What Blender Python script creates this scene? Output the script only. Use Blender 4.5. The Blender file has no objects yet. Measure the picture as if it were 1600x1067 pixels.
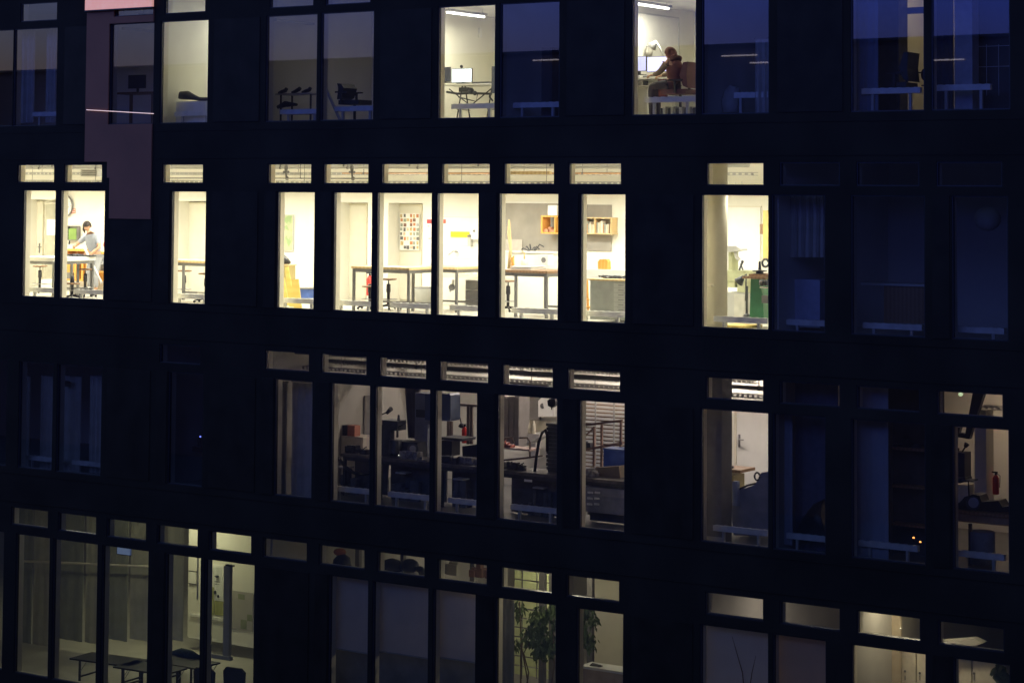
import bpy, bmesh, math, random
from mathutils import Vector, Matrix, Euler
random.seed(7)
R = math.radians
SC = bpy.context.scene
COL = SC.collection
# ------------------------------------------------------------------ camera
FPX, CX, CY = 3400.0, 798.96, 125.4
YAW, PIT, ROL = 0.59478, 0.05242, -0.00688
CAM = Vector((37.40658, -35.07949, -0.6103))
RM = Matrix.Rotation(YAW, 3, 'Z') @ Matrix.Rotation(PIT, 3, 'X') @ Matrix.Rotation(ROL, 3, 'Y')
cd = bpy.data.cameras.new('camera'); cam = bpy.data.objects.new('camera', cd); COL.objects.link(cam)
cam.matrix_world = Matrix.Translation(CAM) @ (RM @ Matrix.Rotation(R(90), 3, 'X')).to_4x4()
cd.sensor_fit = 'HORIZONTAL'; cd.sensor_width = 36; cd.lens = FPX / 1600 * 36
cd.shift_x = (800 - CX) / 1600; cd.shift_y = (CY - 533.5) / 1600
cd.clip_start = 0.1; cd.clip_end = 2000
SC.camera = cam
# ------------------------------------------------------------------ sky and exposure
W = bpy.data.worlds.new('World'); SC.world = W; W.use_nodes = True
nt = W.node_tree; nt.nodes.clear()
sky = nt.nodes.new('ShaderNodeTexSky'); sky.sky_type = 'NISHITA'; sky.sun_disc = False
sky.sun_elevation = R(-1.0); sky.sun_rotation = R(290); sky.ozone_density = 3.0
tint = nt.nodes.new('ShaderNodeMix'); tint.data_type = 'RGBA'; tint.blend_type = 'MULTIPLY'
tint.inputs[0].default_value = 1.0; tint.inputs[7].default_value = (0.95, 0.80, 1.25, 1)
bg = nt.nodes.new('ShaderNodeBackground'); bg.inputs['Strength'].default_value = 2.4
wo = nt.nodes.new('ShaderNodeOutputWorld')
wtc = nt.nodes.new('ShaderNodeTexCoord'); wsp = nt.nodes.new('ShaderNodeSeparateXYZ'); wcr = nt.nodes.new('ShaderNodeValToRGB')
wmr = nt.nodes.new('ShaderNodeMapRange'); wmr.inputs['From Min'].default_value = -0.75; wmr.inputs['From Max'].default_value = -0.30
wcr.color_ramp.elements[0].color = (0.72, 0.70, 1.15, 1); wcr.color_ramp.elements[1].color = (0.28, 0.50, 3.3, 1)   # dusk: greyer to the west, deep blue away from it
nt.links.new(wtc.outputs['Generated'], wsp.inputs[0]); nt.links.new(wsp.outputs[0], wmr.inputs[0]); nt.links.new(wmr.outputs[0], wcr.inputs[0]); 
wz = nt.nodes.new('ShaderNodeMapRange'); wz.inputs['From Min'].default_value = 0.12; wz.inputs['From Max'].default_value = 0.45
wmx = nt.nodes.new('ShaderNodeMix'); wmx.data_type = 'RGBA'; wmx.inputs[7].default_value = (1.95, 1.42, 1.40, 1)   # warm grey tint overhead, added to neutralise the blue skylight
nt.links.new(wsp.outputs[2], wz.inputs[0]); nt.links.new(wz.outputs[0], wmx.inputs[0]); nt.links.new(wcr.outputs[0], wmx.inputs[6]); nt.links.new(wmx.outputs[2], tint.inputs[7])
nt.links.new(sky.outputs[0], tint.inputs[6]); nt.links.new(tint.outputs[2], bg.inputs['Color']); nt.links.new(bg.outputs[0], wo.inputs[0])
SC.view_settings.view_transform = 'Standard'; SC.view_settings.look = 'None'
SC.view_settings.exposure = 0; SC.view_settings.gamma = 1
SC.cycles.use_denoising = True
SC.cycles.max_bounces = 8; SC.cycles.diffuse_bounces = 5; SC.cycles.transparent_max_bounces = 12
SC.cycles.use_light_tree = True; SC.cycles.sample_clamp_indirect = 6
SC.cycles.caustics_reflective = False; SC.cycles.caustics_refractive = False

def P(x, y, Y=0.0):
    """world point where the sight line of photo pixel (x, y) meets the plane Y"""
    d = RM @ Vector(((x - CX) / FPX, 1, -(y - CY) / FPX))
    return CAM + d * ((Y - CAM.y) / d.y)
def PX(x, y, X):
    d = RM @ Vector(((x - CX) / FPX, 1, -(y - CY) / FPX))
    return CAM + d * ((X - CAM.x) / d.x)
def PZ(x, y, Z):
    d = RM @ Vector(((x - CX) / FPX, 1, -(y - CY) / FPX))
    return CAM + d * ((Z - CAM.z) / d.z)
# ------------------------------------------------------------------ materials
MATS = {}
def mat(name, col, rough=0.6, metal=0.0, var=0.12, scale=6.0, bump=0.0, emit=0.0, spec=0.5):
    if name in MATS: return MATS[name]
    m = bpy.data.materials.new(name); m.use_nodes = True; n = m.node_tree.nodes; l = m.node_tree.links
    b = n['Principled BSDF']; b.inputs['Roughness'].default_value = rough; b.inputs['Metallic'].default_value = metal
    b.inputs['Specular IOR Level'].default_value = spec
    tc = n.new('ShaderNodeTexCoord'); no = n.new('ShaderNodeTexNoise'); no.inputs['Scale'].default_value = scale; no.inputs['Detail'].default_value = 5
    cr = n.new('ShaderNodeValToRGB'); cr.color_ramp.elements[0].position = 0.3; cr.color_ramp.elements[1].position = 0.7
    cr.color_ramp.elements[0].color = tuple(c * (1 - var) for c in col) + (1,)
    cr.color_ramp.elements[1].color = tuple(min(1, c * (1 + var)) for c in col) + (1,)
    l.new(tc.outputs['Object'], no.inputs['Vector']); l.new(no.outputs['Fac'], cr.inputs['Fac']); l.new(cr.outputs['Color'], b.inputs['Base Color'])
    if bump:
        bp = n.new('ShaderNodeBump'); bp.inputs['Strength'].default_value = bump; bp.inputs['Distance'].default_value = 0.02
        l.new(no.outputs['Fac'], bp.inputs['Height']); l.new(bp.outputs['Normal'], b.inputs['Normal'])
    if emit:
        b.inputs['Emission Color'].default_value = col + (1,); b.inputs['Emission Strength'].default_value = emit
    MATS[name] = m; return m
def wave_mat(name, c1, c2, scale, direction='X', rough=0.6):
    if name in MATS: return MATS[name]
    m = mat(name, c1, rough); n = m.node_tree.nodes; l = m.node_tree.links; b = n['Principled BSDF']
    w = n.new('ShaderNodeTexWave'); w.bands_direction = direction; w.inputs['Scale'].default_value = scale; w.inputs['Distortion'].default_value = 1.5
    w.inputs['Detail'].default_value = 3; w.inputs['Detail Scale'].default_value = 2
    cr = n.new('ShaderNodeValToRGB'); cr.color_ramp.elements[0].color = c1 + (1,); cr.color_ramp.elements[1].color = c2 + (1,)
    tc = n.new('ShaderNodeTexCoord'); l.new(tc.outputs['Object'], w.inputs['Vector']); l.new(w.outputs['Color'], cr.inputs['Fac']); l.new(cr.outputs['Color'], b.inputs['Base Color'])
    return m
def glass_mat(name, tintc=(0.93, 0.96, 0.95), k=3.4, rough=0.0):
    m = bpy.data.materials.new(name); m.use_nodes = True; n = m.node_tree.nodes; l = m.node_tree.links; n.clear()
    o = n.new('ShaderNodeOutputMaterial'); mx = n.new('ShaderNodeMixShader'); t = n.new('ShaderNodeBsdfTransparent'); g = n.new('ShaderNodeBsdfGlossy')
    t.inputs[0].default_value = tintc + (1,); g.inputs['Roughness'].default_value = rough
    f = n.new('ShaderNodeFresnel'); f.inputs[0].default_value = 1.52; mm = n.new('ShaderNodeMath'); mm.operation = 'MULTIPLY'; mm.inputs[1].default_value = k; mm.use_clamp = True
    l.new(f.outputs[0], mm.inputs[0]); l.new(mm.outputs[0], mx.inputs[0]); l.new(t.outputs[0], mx.inputs[1]); l.new(g.outputs[0], mx.inputs[2]); l.new(mx.outputs[0], o.inputs[0])
    MATS[name] = m; return m
GL = glass_mat('window_glass')
CLAD = mat('dark_cladding', (0.016, 0.0135, 0.010), 0.75, 0.0, 0.35, 0.7, spec=0.12)
CLAD2 = mat('dark_vent_metal', (0.015, 0.0125, 0.0095), 0.5, 0.0, 0.3, 2, spec=0.12)
REFL = mat('brown_reflection_paint', (0.22, 0.085, 0.04), 0.7, 0.0, 0.2, 0.6)  # brown of a window reflection, painted onto a facade strip
FRAME = mat('black_frame', (0.02, 0.02, 0.024), 0.4, 0.2)
CREAM = mat('cream_reveal', (0.72, 0.68, 0.55), 0.6, 0, 0.03)
WALLW = mat('white_plaster', (0.80, 0.78, 0.70), 0.8, 0, 0.04, 1.5, 0.05)
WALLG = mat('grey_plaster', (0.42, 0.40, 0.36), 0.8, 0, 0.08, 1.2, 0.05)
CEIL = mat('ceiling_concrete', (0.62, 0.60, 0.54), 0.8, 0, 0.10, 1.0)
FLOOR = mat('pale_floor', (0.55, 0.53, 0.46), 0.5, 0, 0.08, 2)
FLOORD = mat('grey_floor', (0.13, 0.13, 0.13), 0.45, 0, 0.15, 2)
DOORM = mat('door_cream', (0.74, 0.71, 0.60), 0.5, 0, 0.03)
STEEL = mat('grey_steel', (0.20, 0.20, 0.20), 0.4, 0.5, 0.1)
STEELL = mat('light_grey_metal', (0.48, 0.48, 0.46), 0.45, 0.1, 0.06)
CHROME = mat('brushed_metal', (0.45, 0.45, 0.43), 0.3, 0.9, 0.05)
BLACK = mat('black_plastic', (0.018, 0.018, 0.02), 0.45, 0, 0.3)
DARKM = mat('dark_machine', (0.05, 0.055, 0.065), 0.4, 0.3, 0.3)
WHITE = mat('white_paint', (0.80, 0.79, 0.75), 0.5, 0, 0.03)
WOOD = wave_mat('pale_wood', (0.66, 0.48, 0.24), (0.76, 0.58, 0.32), 3)
WOODO = wave_mat('orange_wood', (0.62, 0.30, 0.05), (0.72, 0.38, 0.09), 4)
WOODD = wave_mat('brown_wood', (0.22, 0.13, 0.07), (0.30, 0.18, 0.10), 4)
PLY = wave_mat('yellow_plywood', (0.66, 0.49, 0.12), (0.74, 0.56, 0.17), 2, 'Z')
RED = mat('red_paint', (0.60, 0.03, 0.02), 0.35)
GREEN = mat('lime_green_paint', (0.20, 0.32, 0.07), 0.5)
DGREEN = mat('dark_green_paint', (0.05, 0.20, 0.10), 0.4)
PGREEN = mat('pale_machine_green', (0.46, 0.48, 0.30), 0.5)
BLUE = mat('blue_plastic', (0.06, 0.12, 0.38), 0.5)
TARP = mat('blue_grey_cover', (0.26, 0.27, 0.31), 0.7, 0, 0.2, 4, 0.2)
YEL = mat('yellow_paint', (0.85, 0.66, 0.02), 0.5)
YELB = mat('dull_yellow_drawer', (0.40, 0.33, 0.14), 0.5)
LEAF = mat('ficus_leaf', (0.09, 0.13, 0.05), 0.5, 0, 0.4, 30)
BARK = mat('thin_bark', (0.16, 0.12, 0.08), 0.8)
SKIN = mat('skin', (0.55, 0.32, 0.20), 0.55)
HAIR = mat('dark_hair', (0.03, 0.02, 0.015), 0.6, 0, 0.3, 40)
SHIRT = mat('grey_shirt', (0.32, 0.35, 0.42), 0.8, 0, 0.08, 12)
TROU = mat('grey_trousers', (0.36, 0.37, 0.40), 0.8)
HOOD = mat('maroon_hoodie', (0.16, 0.06, 0.05), 0.9, 0, 0.15, 10)
KHAKI = mat('khaki_sleeve', (0.22, 0.16, 0.11), 0.9)
CHAIRM = mat('maroon_chair', (0.10, 0.035, 0.04), 0.7)
BLIND = mat('grey_blind_cloth', (0.80, 0.74, 0.70), 0.9, 0, 0.06, 2)
CURT = mat('grey_curtain_cloth', (0.50, 0.48, 0.44), 0.9, 0, 0.15, 3)
PAPER = mat('paper', (0.85, 0.84, 0.80), 0.8, 0, 0.02)
TUBE = mat('lit_tube', (1.0, 0.97, 0.88), 0.5, emit=9.0)
SCREEN = mat('lit_screen', (0.80, 0.88, 1.0), 0.3, emit=1.3, var=0.02)
SCREENV = mat('violet_screen', (0.50, 0.52, 0.95), 0.3, emit=0.75, var=0.05, scale=3)
GROUND = mat('asphalt_court', (0.05, 0.05, 0.055), 0.85, 0, 0.3, 0.5, 0.3)
OPPO = mat('opposite_wall', (0.10, 0.075, 0.06), 0.8, 0, 0.3, 0.3)
def grid_mat(name, base, cols, scale):
    m = mat(name, base, 0.7); n = m.node_tree.nodes; l = m.node_tree.links; b = n['Principled BSDF']
    v = n.new('ShaderNodeTexVoronoi'); v.inputs['Scale'].default_value = scale; v.inputs['Randomness'].default_value = 0.9
    cr = n.new('ShaderNodeValToRGB'); cr.color_ramp.interpolation = 'CONSTANT'
    while len(cr.color_ramp.elements) < len(cols): cr.color_ramp.elements.new(0.5)
    for i, c in enumerate(cols): cr.color_ramp.elements[i].position = i / len(cols); cr.color_ramp.elements[i].color = c + (1,)
    sp = n.new('ShaderNodeSeparateColor'); tc = n.new('ShaderNodeTexCoord')
    l.new(tc.outputs['Object'], v.inputs['Vector']); l.new(v.outputs['Color'], sp.inputs[0]); l.new(sp.outputs[0], cr.inputs[0]); l.new(cr.outputs[0], b.inputs['Base Color'])
    return m
ART = grid_mat('pale_green_map', (0.7, 0.7, 0.5), [(0.46, 0.46, 0.30), (0.40, 0.46, 0.26), (0.50, 0.47, 0.32), (0.28, 0.40, 0.18)], 9)
BOOKS = grid_mat('book_spines', (0.5, 0.5, 0.4), [(0.6, 0.55, 0.42), (0.5, 0.3, 0.16), (0.72, 0.70, 0.6), (0.34, 0.36, 0.3)], 14)
def translucent(m, amount):
    n = m.node_tree.nodes; l = m.node_tree.links; b = n['Principled BSDF']; o = n['Material Output']
    t = n.new('ShaderNodeBsdfTranslucent'); mx = n.new('ShaderNodeMixShader'); mx.inputs[0].default_value = amount
    src = b.inputs['Base Color'].links[0].from_socket; l.new(src, t.inputs[0]); l.new(b.outputs[0], mx.inputs[1]); l.new(t.outputs[0], mx.inputs[2]); l.new(mx.outputs[0], o.inputs[0])
    return m
translucent(BLIND, .25)
# ------------------------------------------------------------------ mesh builder
class MB:
    def __init__(s): s.v = []; s.f = []; s.m = []
    def add(s, vs, fs, mi=0):
        o = len(s.v); s.v += [Vector(v) for v in vs]; s.f += [[i + o for i in f] for f in fs]; s.m += [mi] * len(fs); return s
    def box(s, x0, x1, y0, y1, z0, z1, mi=0):
        x0, x1 = sorted((x0, x1)); y0, y1 = sorted((y0, y1)); z0, z1 = sorted((z0, z1))
        return s.add([(x, y, z) for x in (x0, x1) for y in (y0, y1) for z in (z0, z1)],
                     [(0, 1, 3, 2), (4, 6, 7, 5), (0, 4, 5, 1), (2, 3, 7, 6), (0, 2, 6, 4), (1, 5, 7, 3)], mi)
    def pb(s, x0, y0, x1, y1, Y, d=0.05, mi=0):      # box whose front face covers the photo rectangle at depth Y
        ym = (y0 + y1) / 2; xm = (x0 + x1) / 2
        return s.box(P(x0, ym, Y).x, P(x1, ym, Y).x, Y, Y + d, P(xm, y0, Y).z, P(xm, y1, Y).z, mi)
    def tube(s, pts, r, n=8, mi=0):
        pts = [Vector(p) for p in pts]; rs = r if isinstance(r, (list, tuple)) else [r] * len(pts)
        vs = []; fs = []
        for i, p in enumerate(pts):
            t = (pts[min(i + 1, len(pts) - 1)] - pts[max(i - 1, 0)]).normalized()
            a = t.cross(Vector((0.13, 0.31, 1) if abs(t.z) < 0.9 else (1, 0.2, 0))).normalized(); b = t.cross(a)
            for k in range(n):
                an = 2 * math.pi * k / n; vs.append(p + (a * math.cos(an) + b * math.sin(an)) * rs[i])
        for i in range(len(pts) - 1):
            for k in range(n): fs.append((i * n + k, i * n + (k + 1) % n, (i + 1) * n + (k + 1) % n, (i + 1) * n + k))
        fs.append(tuple(range(n))[::-1]); fs.append(tuple(range((len(pts) - 1) * n, len(pts) * n)))
        return s.add(vs, fs, mi)
    def cyl(s, c, r, h, n=20, mi=0): return s.tube([c, Vector(c) + Vector((0, 0, h))], r, n, mi)
    def lathe(s, c, prof, n=20, mi=0): return s.tube([Vector(c) + Vector((0, 0, z)) for z, _ in prof], [q for _, q in prof], n, mi)
    def prism(s, pts, d, mi=0):                       # pts: outline in the XZ plane (Vectors), extruded by d along Y
        n = len(pts); pts = [Vector(p) for p in pts]
        return s.add(pts + [p + Vector((0, d, 0)) for p in pts], [tuple(range(n)), tuple(range(2 * n - 1, n - 1, -1))] + [(i, (i + 1) % n, n + (i + 1) % n, n + i) for i in range(n)], mi)
    def pprism(s, px, Y, d, mi=0): return s.prism([P(x, y, Y) for x, y in px], d, mi)
    def ball(s, c, r, n=10, mi=0, sq=(1, 1, 1)):
        c = Vector(c); k = n // 2 + 1
        return s.tube([c + Vector((0, 0, -math.cos(math.pi * i / k) * r * sq[2])) for i in range(k + 1)], [max(1e-3, math.sin(math.pi * i / k) * r * sq[0]) for i in range(k + 1)], n, mi)
def link(name, me, parent=None):
    o = bpy.data.objects.new(name, me); COL.objects.link(o)
    if parent: o.parent = parent
    return o
def build(name, mb, mats, origin=(0, 0, 0), parent=None, smooth=False):
    one = len(mb.f) == 1
    if not isinstance(mats, (list, tuple)): mats = [mats]
    me = bpy.data.meshes.new(name); og = Vector(origin)
    me.from_pydata([v - og for v in mb.v], [], mb.f)
    for m in mats: me.materials.append(m)
    for p, mi in zip(me.polygons, mb.m): p.material_index = mi
    if not one:
        bm = bmesh.new(); bm.from_mesh(me); bmesh.ops.recalc_face_normals(bm, faces=bm.faces); bm.to_mesh(me); bm.free()
    if smooth:
        for p in me.polygons: p.use_smooth = len(p.vertices) == 4
    o = link(name, me, parent)
    if parent is None: o.location = og
    return o
def tag(o, label=None, cat=None, group=None, kind=None):
    if label: o['label'] = label
    if cat: o['category'] = cat
    if group: o['group'] = group
    if kind: o['kind'] = kind
    return o
def base_of(mbs):
    vs = [v for mb in mbs for v in mb.v]
    lo = [min(v[i] for v in vs) for i in range(3)]; hi = [max(v[i] for v in vs) for i in range(3)]
    return Vector(((lo[0] + hi[0]) / 2, (lo[1] + hi[1]) / 2, lo[2]))
def thing(name, label, cat, parts, group=None, smooth=False):
    """parts: (part name, MB, material[, [sub-parts as (name, MB, material)]])"""
    b = base_of([p[1] for p in parts])
    if len(parts) == 1 and len(parts[0]) == 3:
        return tag(build(name, parts[0][1], parts[0][2], b, smooth=smooth), label, cat, group)
    e = bpy.data.objects.new(name, None); COL.objects.link(e); e.location = b; e.empty_display_size = 0.2
    tag(e, label, cat, group)
    for p in parts:
        o = build(p[0], p[1], p[2], b, e, smooth)
        for q in (p[3] if len(p) > 3 else []): build(q[0], q[1], q[2], b, o, smooth)
    return e
def dup(root, loc, rz=None, label=None, group=None):
    r = root.copy(); COL.objects.link(r); r.location = loc
    if rz is not None: r.rotation_euler.z = rz
    if label: r['label'] = label
    if group: r['group'] = group
    for ch in list(root.children):
        c = ch.copy(); COL.objects.link(c); c.parent = r
        for g in ch.children:
            d = g.copy(); COL.objects.link(d); d.parent = c
    return r
# ------------------------------------------------------------------ ground and the building opposite (seen only as a reflection)
M = 1.5; GZ = -12.15
g = MB(); g.box(-900, 900, -900, 900, GZ - 0.5, GZ - 0.0); tag(build('ground', g, GROUND), kind='structure')
ob = MB(); ob.box(-70, 90, -50, -36.6, GZ + 0.01, 4.95)
op = thing('opposite_building', 'dark building across the courtyard, mirrored in the panes', 'building', [('wall', ob, OPPO), ('parapet', MB().box(-70.2, 90.2, -50.2, -36.4, 4.95, 5.05), FRAME)])
for a, b, z in ((-1.6, -0.1, 4.6), (-10.05, -8.4, 4.68), (-7.5, -7.1, 4.31), (-0.4, 0.7, 4.31), (6.5, 8.0, 4.2)):
    build('lit_tube', MB().tube([(a, -36.5, z), (b, -36.5, z)], 0.03, 6), mat('opposite_lit_tube', (1, .85, .75), .5, emit=0.9), op.location, op)
# ------------------------------------------------------------------ the building: facade with real openings
LV = {1: dict(t=(3.27, 3.70), m=(0.875, 3.12), F=0.79), 2: dict(t=(-0.425, 0.0), m=(-3.02, -0.58), F=-3.10),
      3: dict(t=(-4.304, -3.895), m=(-6.89, -4.475), F=-6.99), 4: dict(t=(-8.189, -7.774), m=(-11.49, -8.365), F=-12.0)}
w, nr, nl = (-0.072, 0.858), (0.182, 0.858), (-0.072, 0.617)
MAIN = {1: [(-2, nr), (-1, nr), (0, (-0.13, 0.81)), (2, (-0.09, 0.80)), (3, w), (5, (-0.06, 0.868)), (6, w), (8, w), (9, w), (11, w), (12, w), (14, w), (15, (-0.06, 0.89)), (17, nr)],
        2: [(0, (0.132, 0.832)), (1, w), (3, nr), (5, nr), (6, nr), (7, w), (8, nl), (9, w), (10, nr), (12, w), (13, (-0.11, 0.60)), (14, w), (15, nr), (17, nr)],
        3: [(-2, nr), (-1, nr), (0, (0.115, 0.845)), (1, w), (3, nr), (5, nr), (6, nr), (7, w), (8, nl), (9, w), (10, nr), (12, w), (13, (-0.092, 0.605)), (14, w), (15, nr), (17, nr)],
        4: [(-1, (0.2, 0.86)), (0, (0.12, 0.84)), (1, (-0.09, 0.83)), (2, (-0.08, 0.85)), (3, nr), (4, w), (6, nr), (7, w), (8, nl), (9, w), (10, (0.16, 0.85)), (12, w), (13, (-0.088, 0.61)), (14, w), (15, nr), (17, nr)]}
TW = 0.79
TRAN = {1: [0, 2, 3, 5, 6, 8, 9, 11, 12, 14, 15], 2: [0, 1, 3, 5, 6, 7, 8, 9, 10, 12, 13, 14, 15], 3: [3, 5, 6, 7, 8, 9, 10, 12, 13, 14, 15], 4: [0, 1, 2, 3, 4, 5, 6, 7, 8, 9, 10, 12, 13, 14, 15]}
XL, XR, YF = -9.5 * M, 19 * M, 0.25
bld = bpy.data.objects.new('workshop_building', None); COL.objects.link(bld); bld.location = (XL + (XR - XL) / 2, 0, GZ)
tag(bld, 'dark clad four storey building with lit workshop windows at night', 'building')
BO = bld.location.copy()
def bpart(name, mb, m, parent=None, smooth=False):
    return build(name, mb, m, BO, parent or bld, smooth)
fac = MB(); inn = MB(); vents = []
def wall_strip(x0, x1, z0, z1):
    if x1 - x0 > 1e-4: fac.box(x0, x1, 0, 0.06, z0, z1); inn.box(x0, x1, 0.06, YF, z0, z1)
zc = GZ
for row in (4, 3, 2, 1):
    for key in ('m', 't'):
        z0, z1 = LV[row][key]
        wall_strip(XL, XR, zc, z0)
        ops = [((n + a) * M, (n + b) * M) for n, (a, b) in MAIN[row]] if key == 'm' else [(n * M, (n + TW) * M) for n in TRAN[row]]
        x = XL
        for a, b in ops: wall_strip(x, a, z0, z1); x = b
        wall_strip(x, XR, z0, z1)
        zc = z1
wall_strip(XL, XR, zc, 5.2)
bpart('facade_wall', fac, CLAD); bpart('wall_lining', inn, CREAM)
def window(x0, x1, z0, z1, mull=None):
    fr = MB(); t = 0.022
    fr.box(x0, x0 + t, 0.02, 0.09, z0, z1); fr.box(x1 - t, x1, 0.02, 0.09, z0, z1)
    fr.box(x0 + t, x1 - t, 0.02, 0.09, z0, z0 + t); fr.box(x0 + t, x1 - t, 0.02, 0.09, z1 - t, z1)
    o = bpart('window', fr, FRAME)
    bpart('pane', MB().add([(x0 + t, 0.05, z0 + t), (x1 - t, 0.05, z0 + t), (x1 - t, 0.05, z1 - t), (x0 + t, 0.05, z1 - t)], [(0, 1, 2, 3)]), GL, o)   # one face, normal towards the street
for row in (1, 2, 3, 4):
    for n, (a, b) in MAIN[row]:
        window((n + a) * M, (n + b) * M, *LV[row]['m'])
        z0, z1 = LV[row]['m']
        if (a, b) == nr: bpart('vent_panel', MB().box((n - 0.05) * M, (n + 0.16) * M, -0.012, 0, z0, z1), CLAD2)
        if (a, b) == nl: bpart('vent_panel', MB().box((n + 0.64) * M, (n + 0.90) * M, -0.012, 0, z0, z1), CLAD2)
    for n in TRAN[row]: window(n * M, (n + TW) * M, *LV[row]['t'])
# thin metal drip edges between the storeys, and the closed dark panels where a bay has no window
for z in (3.82, 0.72, 0.12, -3.16, -3.78, -7.03, -7.66):
    bpart('drip_edge', MB().box(XL, XR, -0.008, 0, z - 0.006, z + 0.006), CLAD2)
for row, ns in ((1, (1, 4, 7, 10, 13)), (2, (2, 4, 11)), (3, (2, 4, 11)), (4, (5, 11))):
    for n in ns:
        z0, z1 = LV[row]['m']; bpart('blank_panel', MB().box((n - 0.03) * M, (n + 0.83) * M, -0.012, 0, z0 + 0.02, z1 - 0.02), CLAD2)
# window reflection painted as a brown strip on the facade
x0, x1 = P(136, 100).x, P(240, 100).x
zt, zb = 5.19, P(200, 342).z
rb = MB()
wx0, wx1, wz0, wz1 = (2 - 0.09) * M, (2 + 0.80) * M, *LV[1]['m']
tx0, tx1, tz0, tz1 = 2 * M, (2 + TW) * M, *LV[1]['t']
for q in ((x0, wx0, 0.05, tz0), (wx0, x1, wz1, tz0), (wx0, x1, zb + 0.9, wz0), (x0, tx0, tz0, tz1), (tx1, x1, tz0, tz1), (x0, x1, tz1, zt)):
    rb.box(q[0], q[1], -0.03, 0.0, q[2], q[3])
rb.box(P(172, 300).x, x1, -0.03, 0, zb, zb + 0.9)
bpart('reflection_strip', rb, REFL)
# side, roof, back
sh = MB()
sh.box(XL, XL + 0.2, YF, 14, GZ, 5.2); sh.box(XR - 0.2, XR, YF, 14, GZ, 5.2); sh.box(XL, XR, 14, 14.2, GZ, 5.2); sh.box(XL, XR, 0, 14.2, 5.2, 5.4)
bpart('outer_shell', sh, CLAD)
D = 5.0
XA, XB = XL + 0.2, XR - 0.2
def slab(z0, z1, d, fl, ce):
    m = MB(); m.box(XA, XB, YF, d, z0 + 0.02, z1 - 0.02, 0); m.box(XA, XB, YF, d, z1 - 0.02, z1, 1); m.box(XA, XB, YF, d, z0, z0 + 0.02, 2)
    bpart('floor_slab', m, [WALLG, fl, ce])
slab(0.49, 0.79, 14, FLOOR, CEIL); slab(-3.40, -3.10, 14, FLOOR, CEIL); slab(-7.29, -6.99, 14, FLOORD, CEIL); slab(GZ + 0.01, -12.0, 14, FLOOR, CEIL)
bpart('ceiling', MB().box(XA, XB, YF, 14, 4.0, 4.3), CEIL)
for a, b in ((6.9, 8.89), (9.93, 11.88)): bpart('ceiling', MB().box(a * M + 0.06, b * M - 0.06, YF, D, 3.25, 3.35), WALLW)
def partition(x, row, d=D, m=WALLW, y0=YF):
    f = LV[row]['F']; c = {1: 4.0, 2: 0.49, 3: -3.40, 4: -7.29}[row]
    bpart('partition_wall', MB().box(x - 0.05, x + 0.05, y0, d, f, c), m)
for n in (2.78, 4.2, 6.9, 8.89, 9.93, 11.88, 13.4): partition(n * M, 1, m=WALLW)
partition(12.87 * M, 2)
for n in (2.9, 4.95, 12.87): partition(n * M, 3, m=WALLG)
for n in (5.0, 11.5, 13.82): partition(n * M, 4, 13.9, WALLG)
def backwall(row, m, niches=(), zl=None, d=D):
    f = LV[row]['F']; c = {1: 4.0, 2: 0.49, 3: -3.40, 4: -7.29}[row]; b = MB(); x = XA
    for a, e in niches:
        b.box(x, a, d, d + 0.12, f, c); b.box(a, e, d, d + 0.12, zl, c)
        b.box(a - 0.1, a, d + 0.12, d + 0.5, f, zl + .1); b.box(e, e + 0.1, d + 0.12, d + 0.5, f, zl + .1); b.box(a, e, d + 0.5, d + 0.6, f, zl + .1); b.box(a, e, d + 0.12, d + 0.5, zl, zl + .1); x = e
    b.box(x, XB, d, d + 0.12, f, c); bpart('back_wall', b, m)
nich = [(P(37, 400, D).x, P(86, 400, D).x), (P(275, 400, D).x, P(334, 400, D).x), (P(527, 400, D).x, P(574, 400, D).x), (P(606, 400, D).x, P(660, 400, D).x)]
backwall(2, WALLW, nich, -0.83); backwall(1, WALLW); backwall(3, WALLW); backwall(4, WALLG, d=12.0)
def door(x0, y0, x1, y1, Y, hx=None, hy=None, m=DOORM):
    b = MB(); b.pb(x0, y0, x1, y1, Y, 0.04); o = bpart('door', b, m)
    f = MB(); z0 = P(x0, y1, Y).z; z1 = P(x0, y0, Y).z; a, e = P(x0, y0, Y).x, P(x1, y0, Y).x
    f.box(a - 0.05, a - 0.003, Y - 0.02, Y + 0.05, z0, z1 + 0.05); f.box(e + 0.003, e + 0.05, Y - 0.02, Y + 0.05, z0, z1 + 0.05); f.box(a - 0.003, e + 0.003, Y - 0.02, Y + 0.05, z1 + 0.003, z1 + 0.05)
    bpart('door_frame', f, CREAM, o)
    if hx:
        h = MB(); p = P(hx, hy, Y); h.box(p.x - 0.02, p.x + 0.02, Y - 0.015, Y - 0.001, p.z - 0.16, p.z + 0.10); h.tube([p + Vector((0, -0.015, 0)), p + Vector((0, -0.06, 0)), p + Vector((0.13, -0.06, 0))], 0.012)
        bpart('door_handle', h, STEEL, o)
door(43, 317.5, 66, 458, D + 0.45, 62, 386); door(281, 319, 330, 462, D + 0.45, 283, 397); door(531, 321, 571, 467, D + 0.45, 529 + 4, 399); door(610, 322, 657, 468, D + 0.45)
door(1151, 640, 1212, 828, D - 0.06, 1155.5, 686, WHITE)
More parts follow.
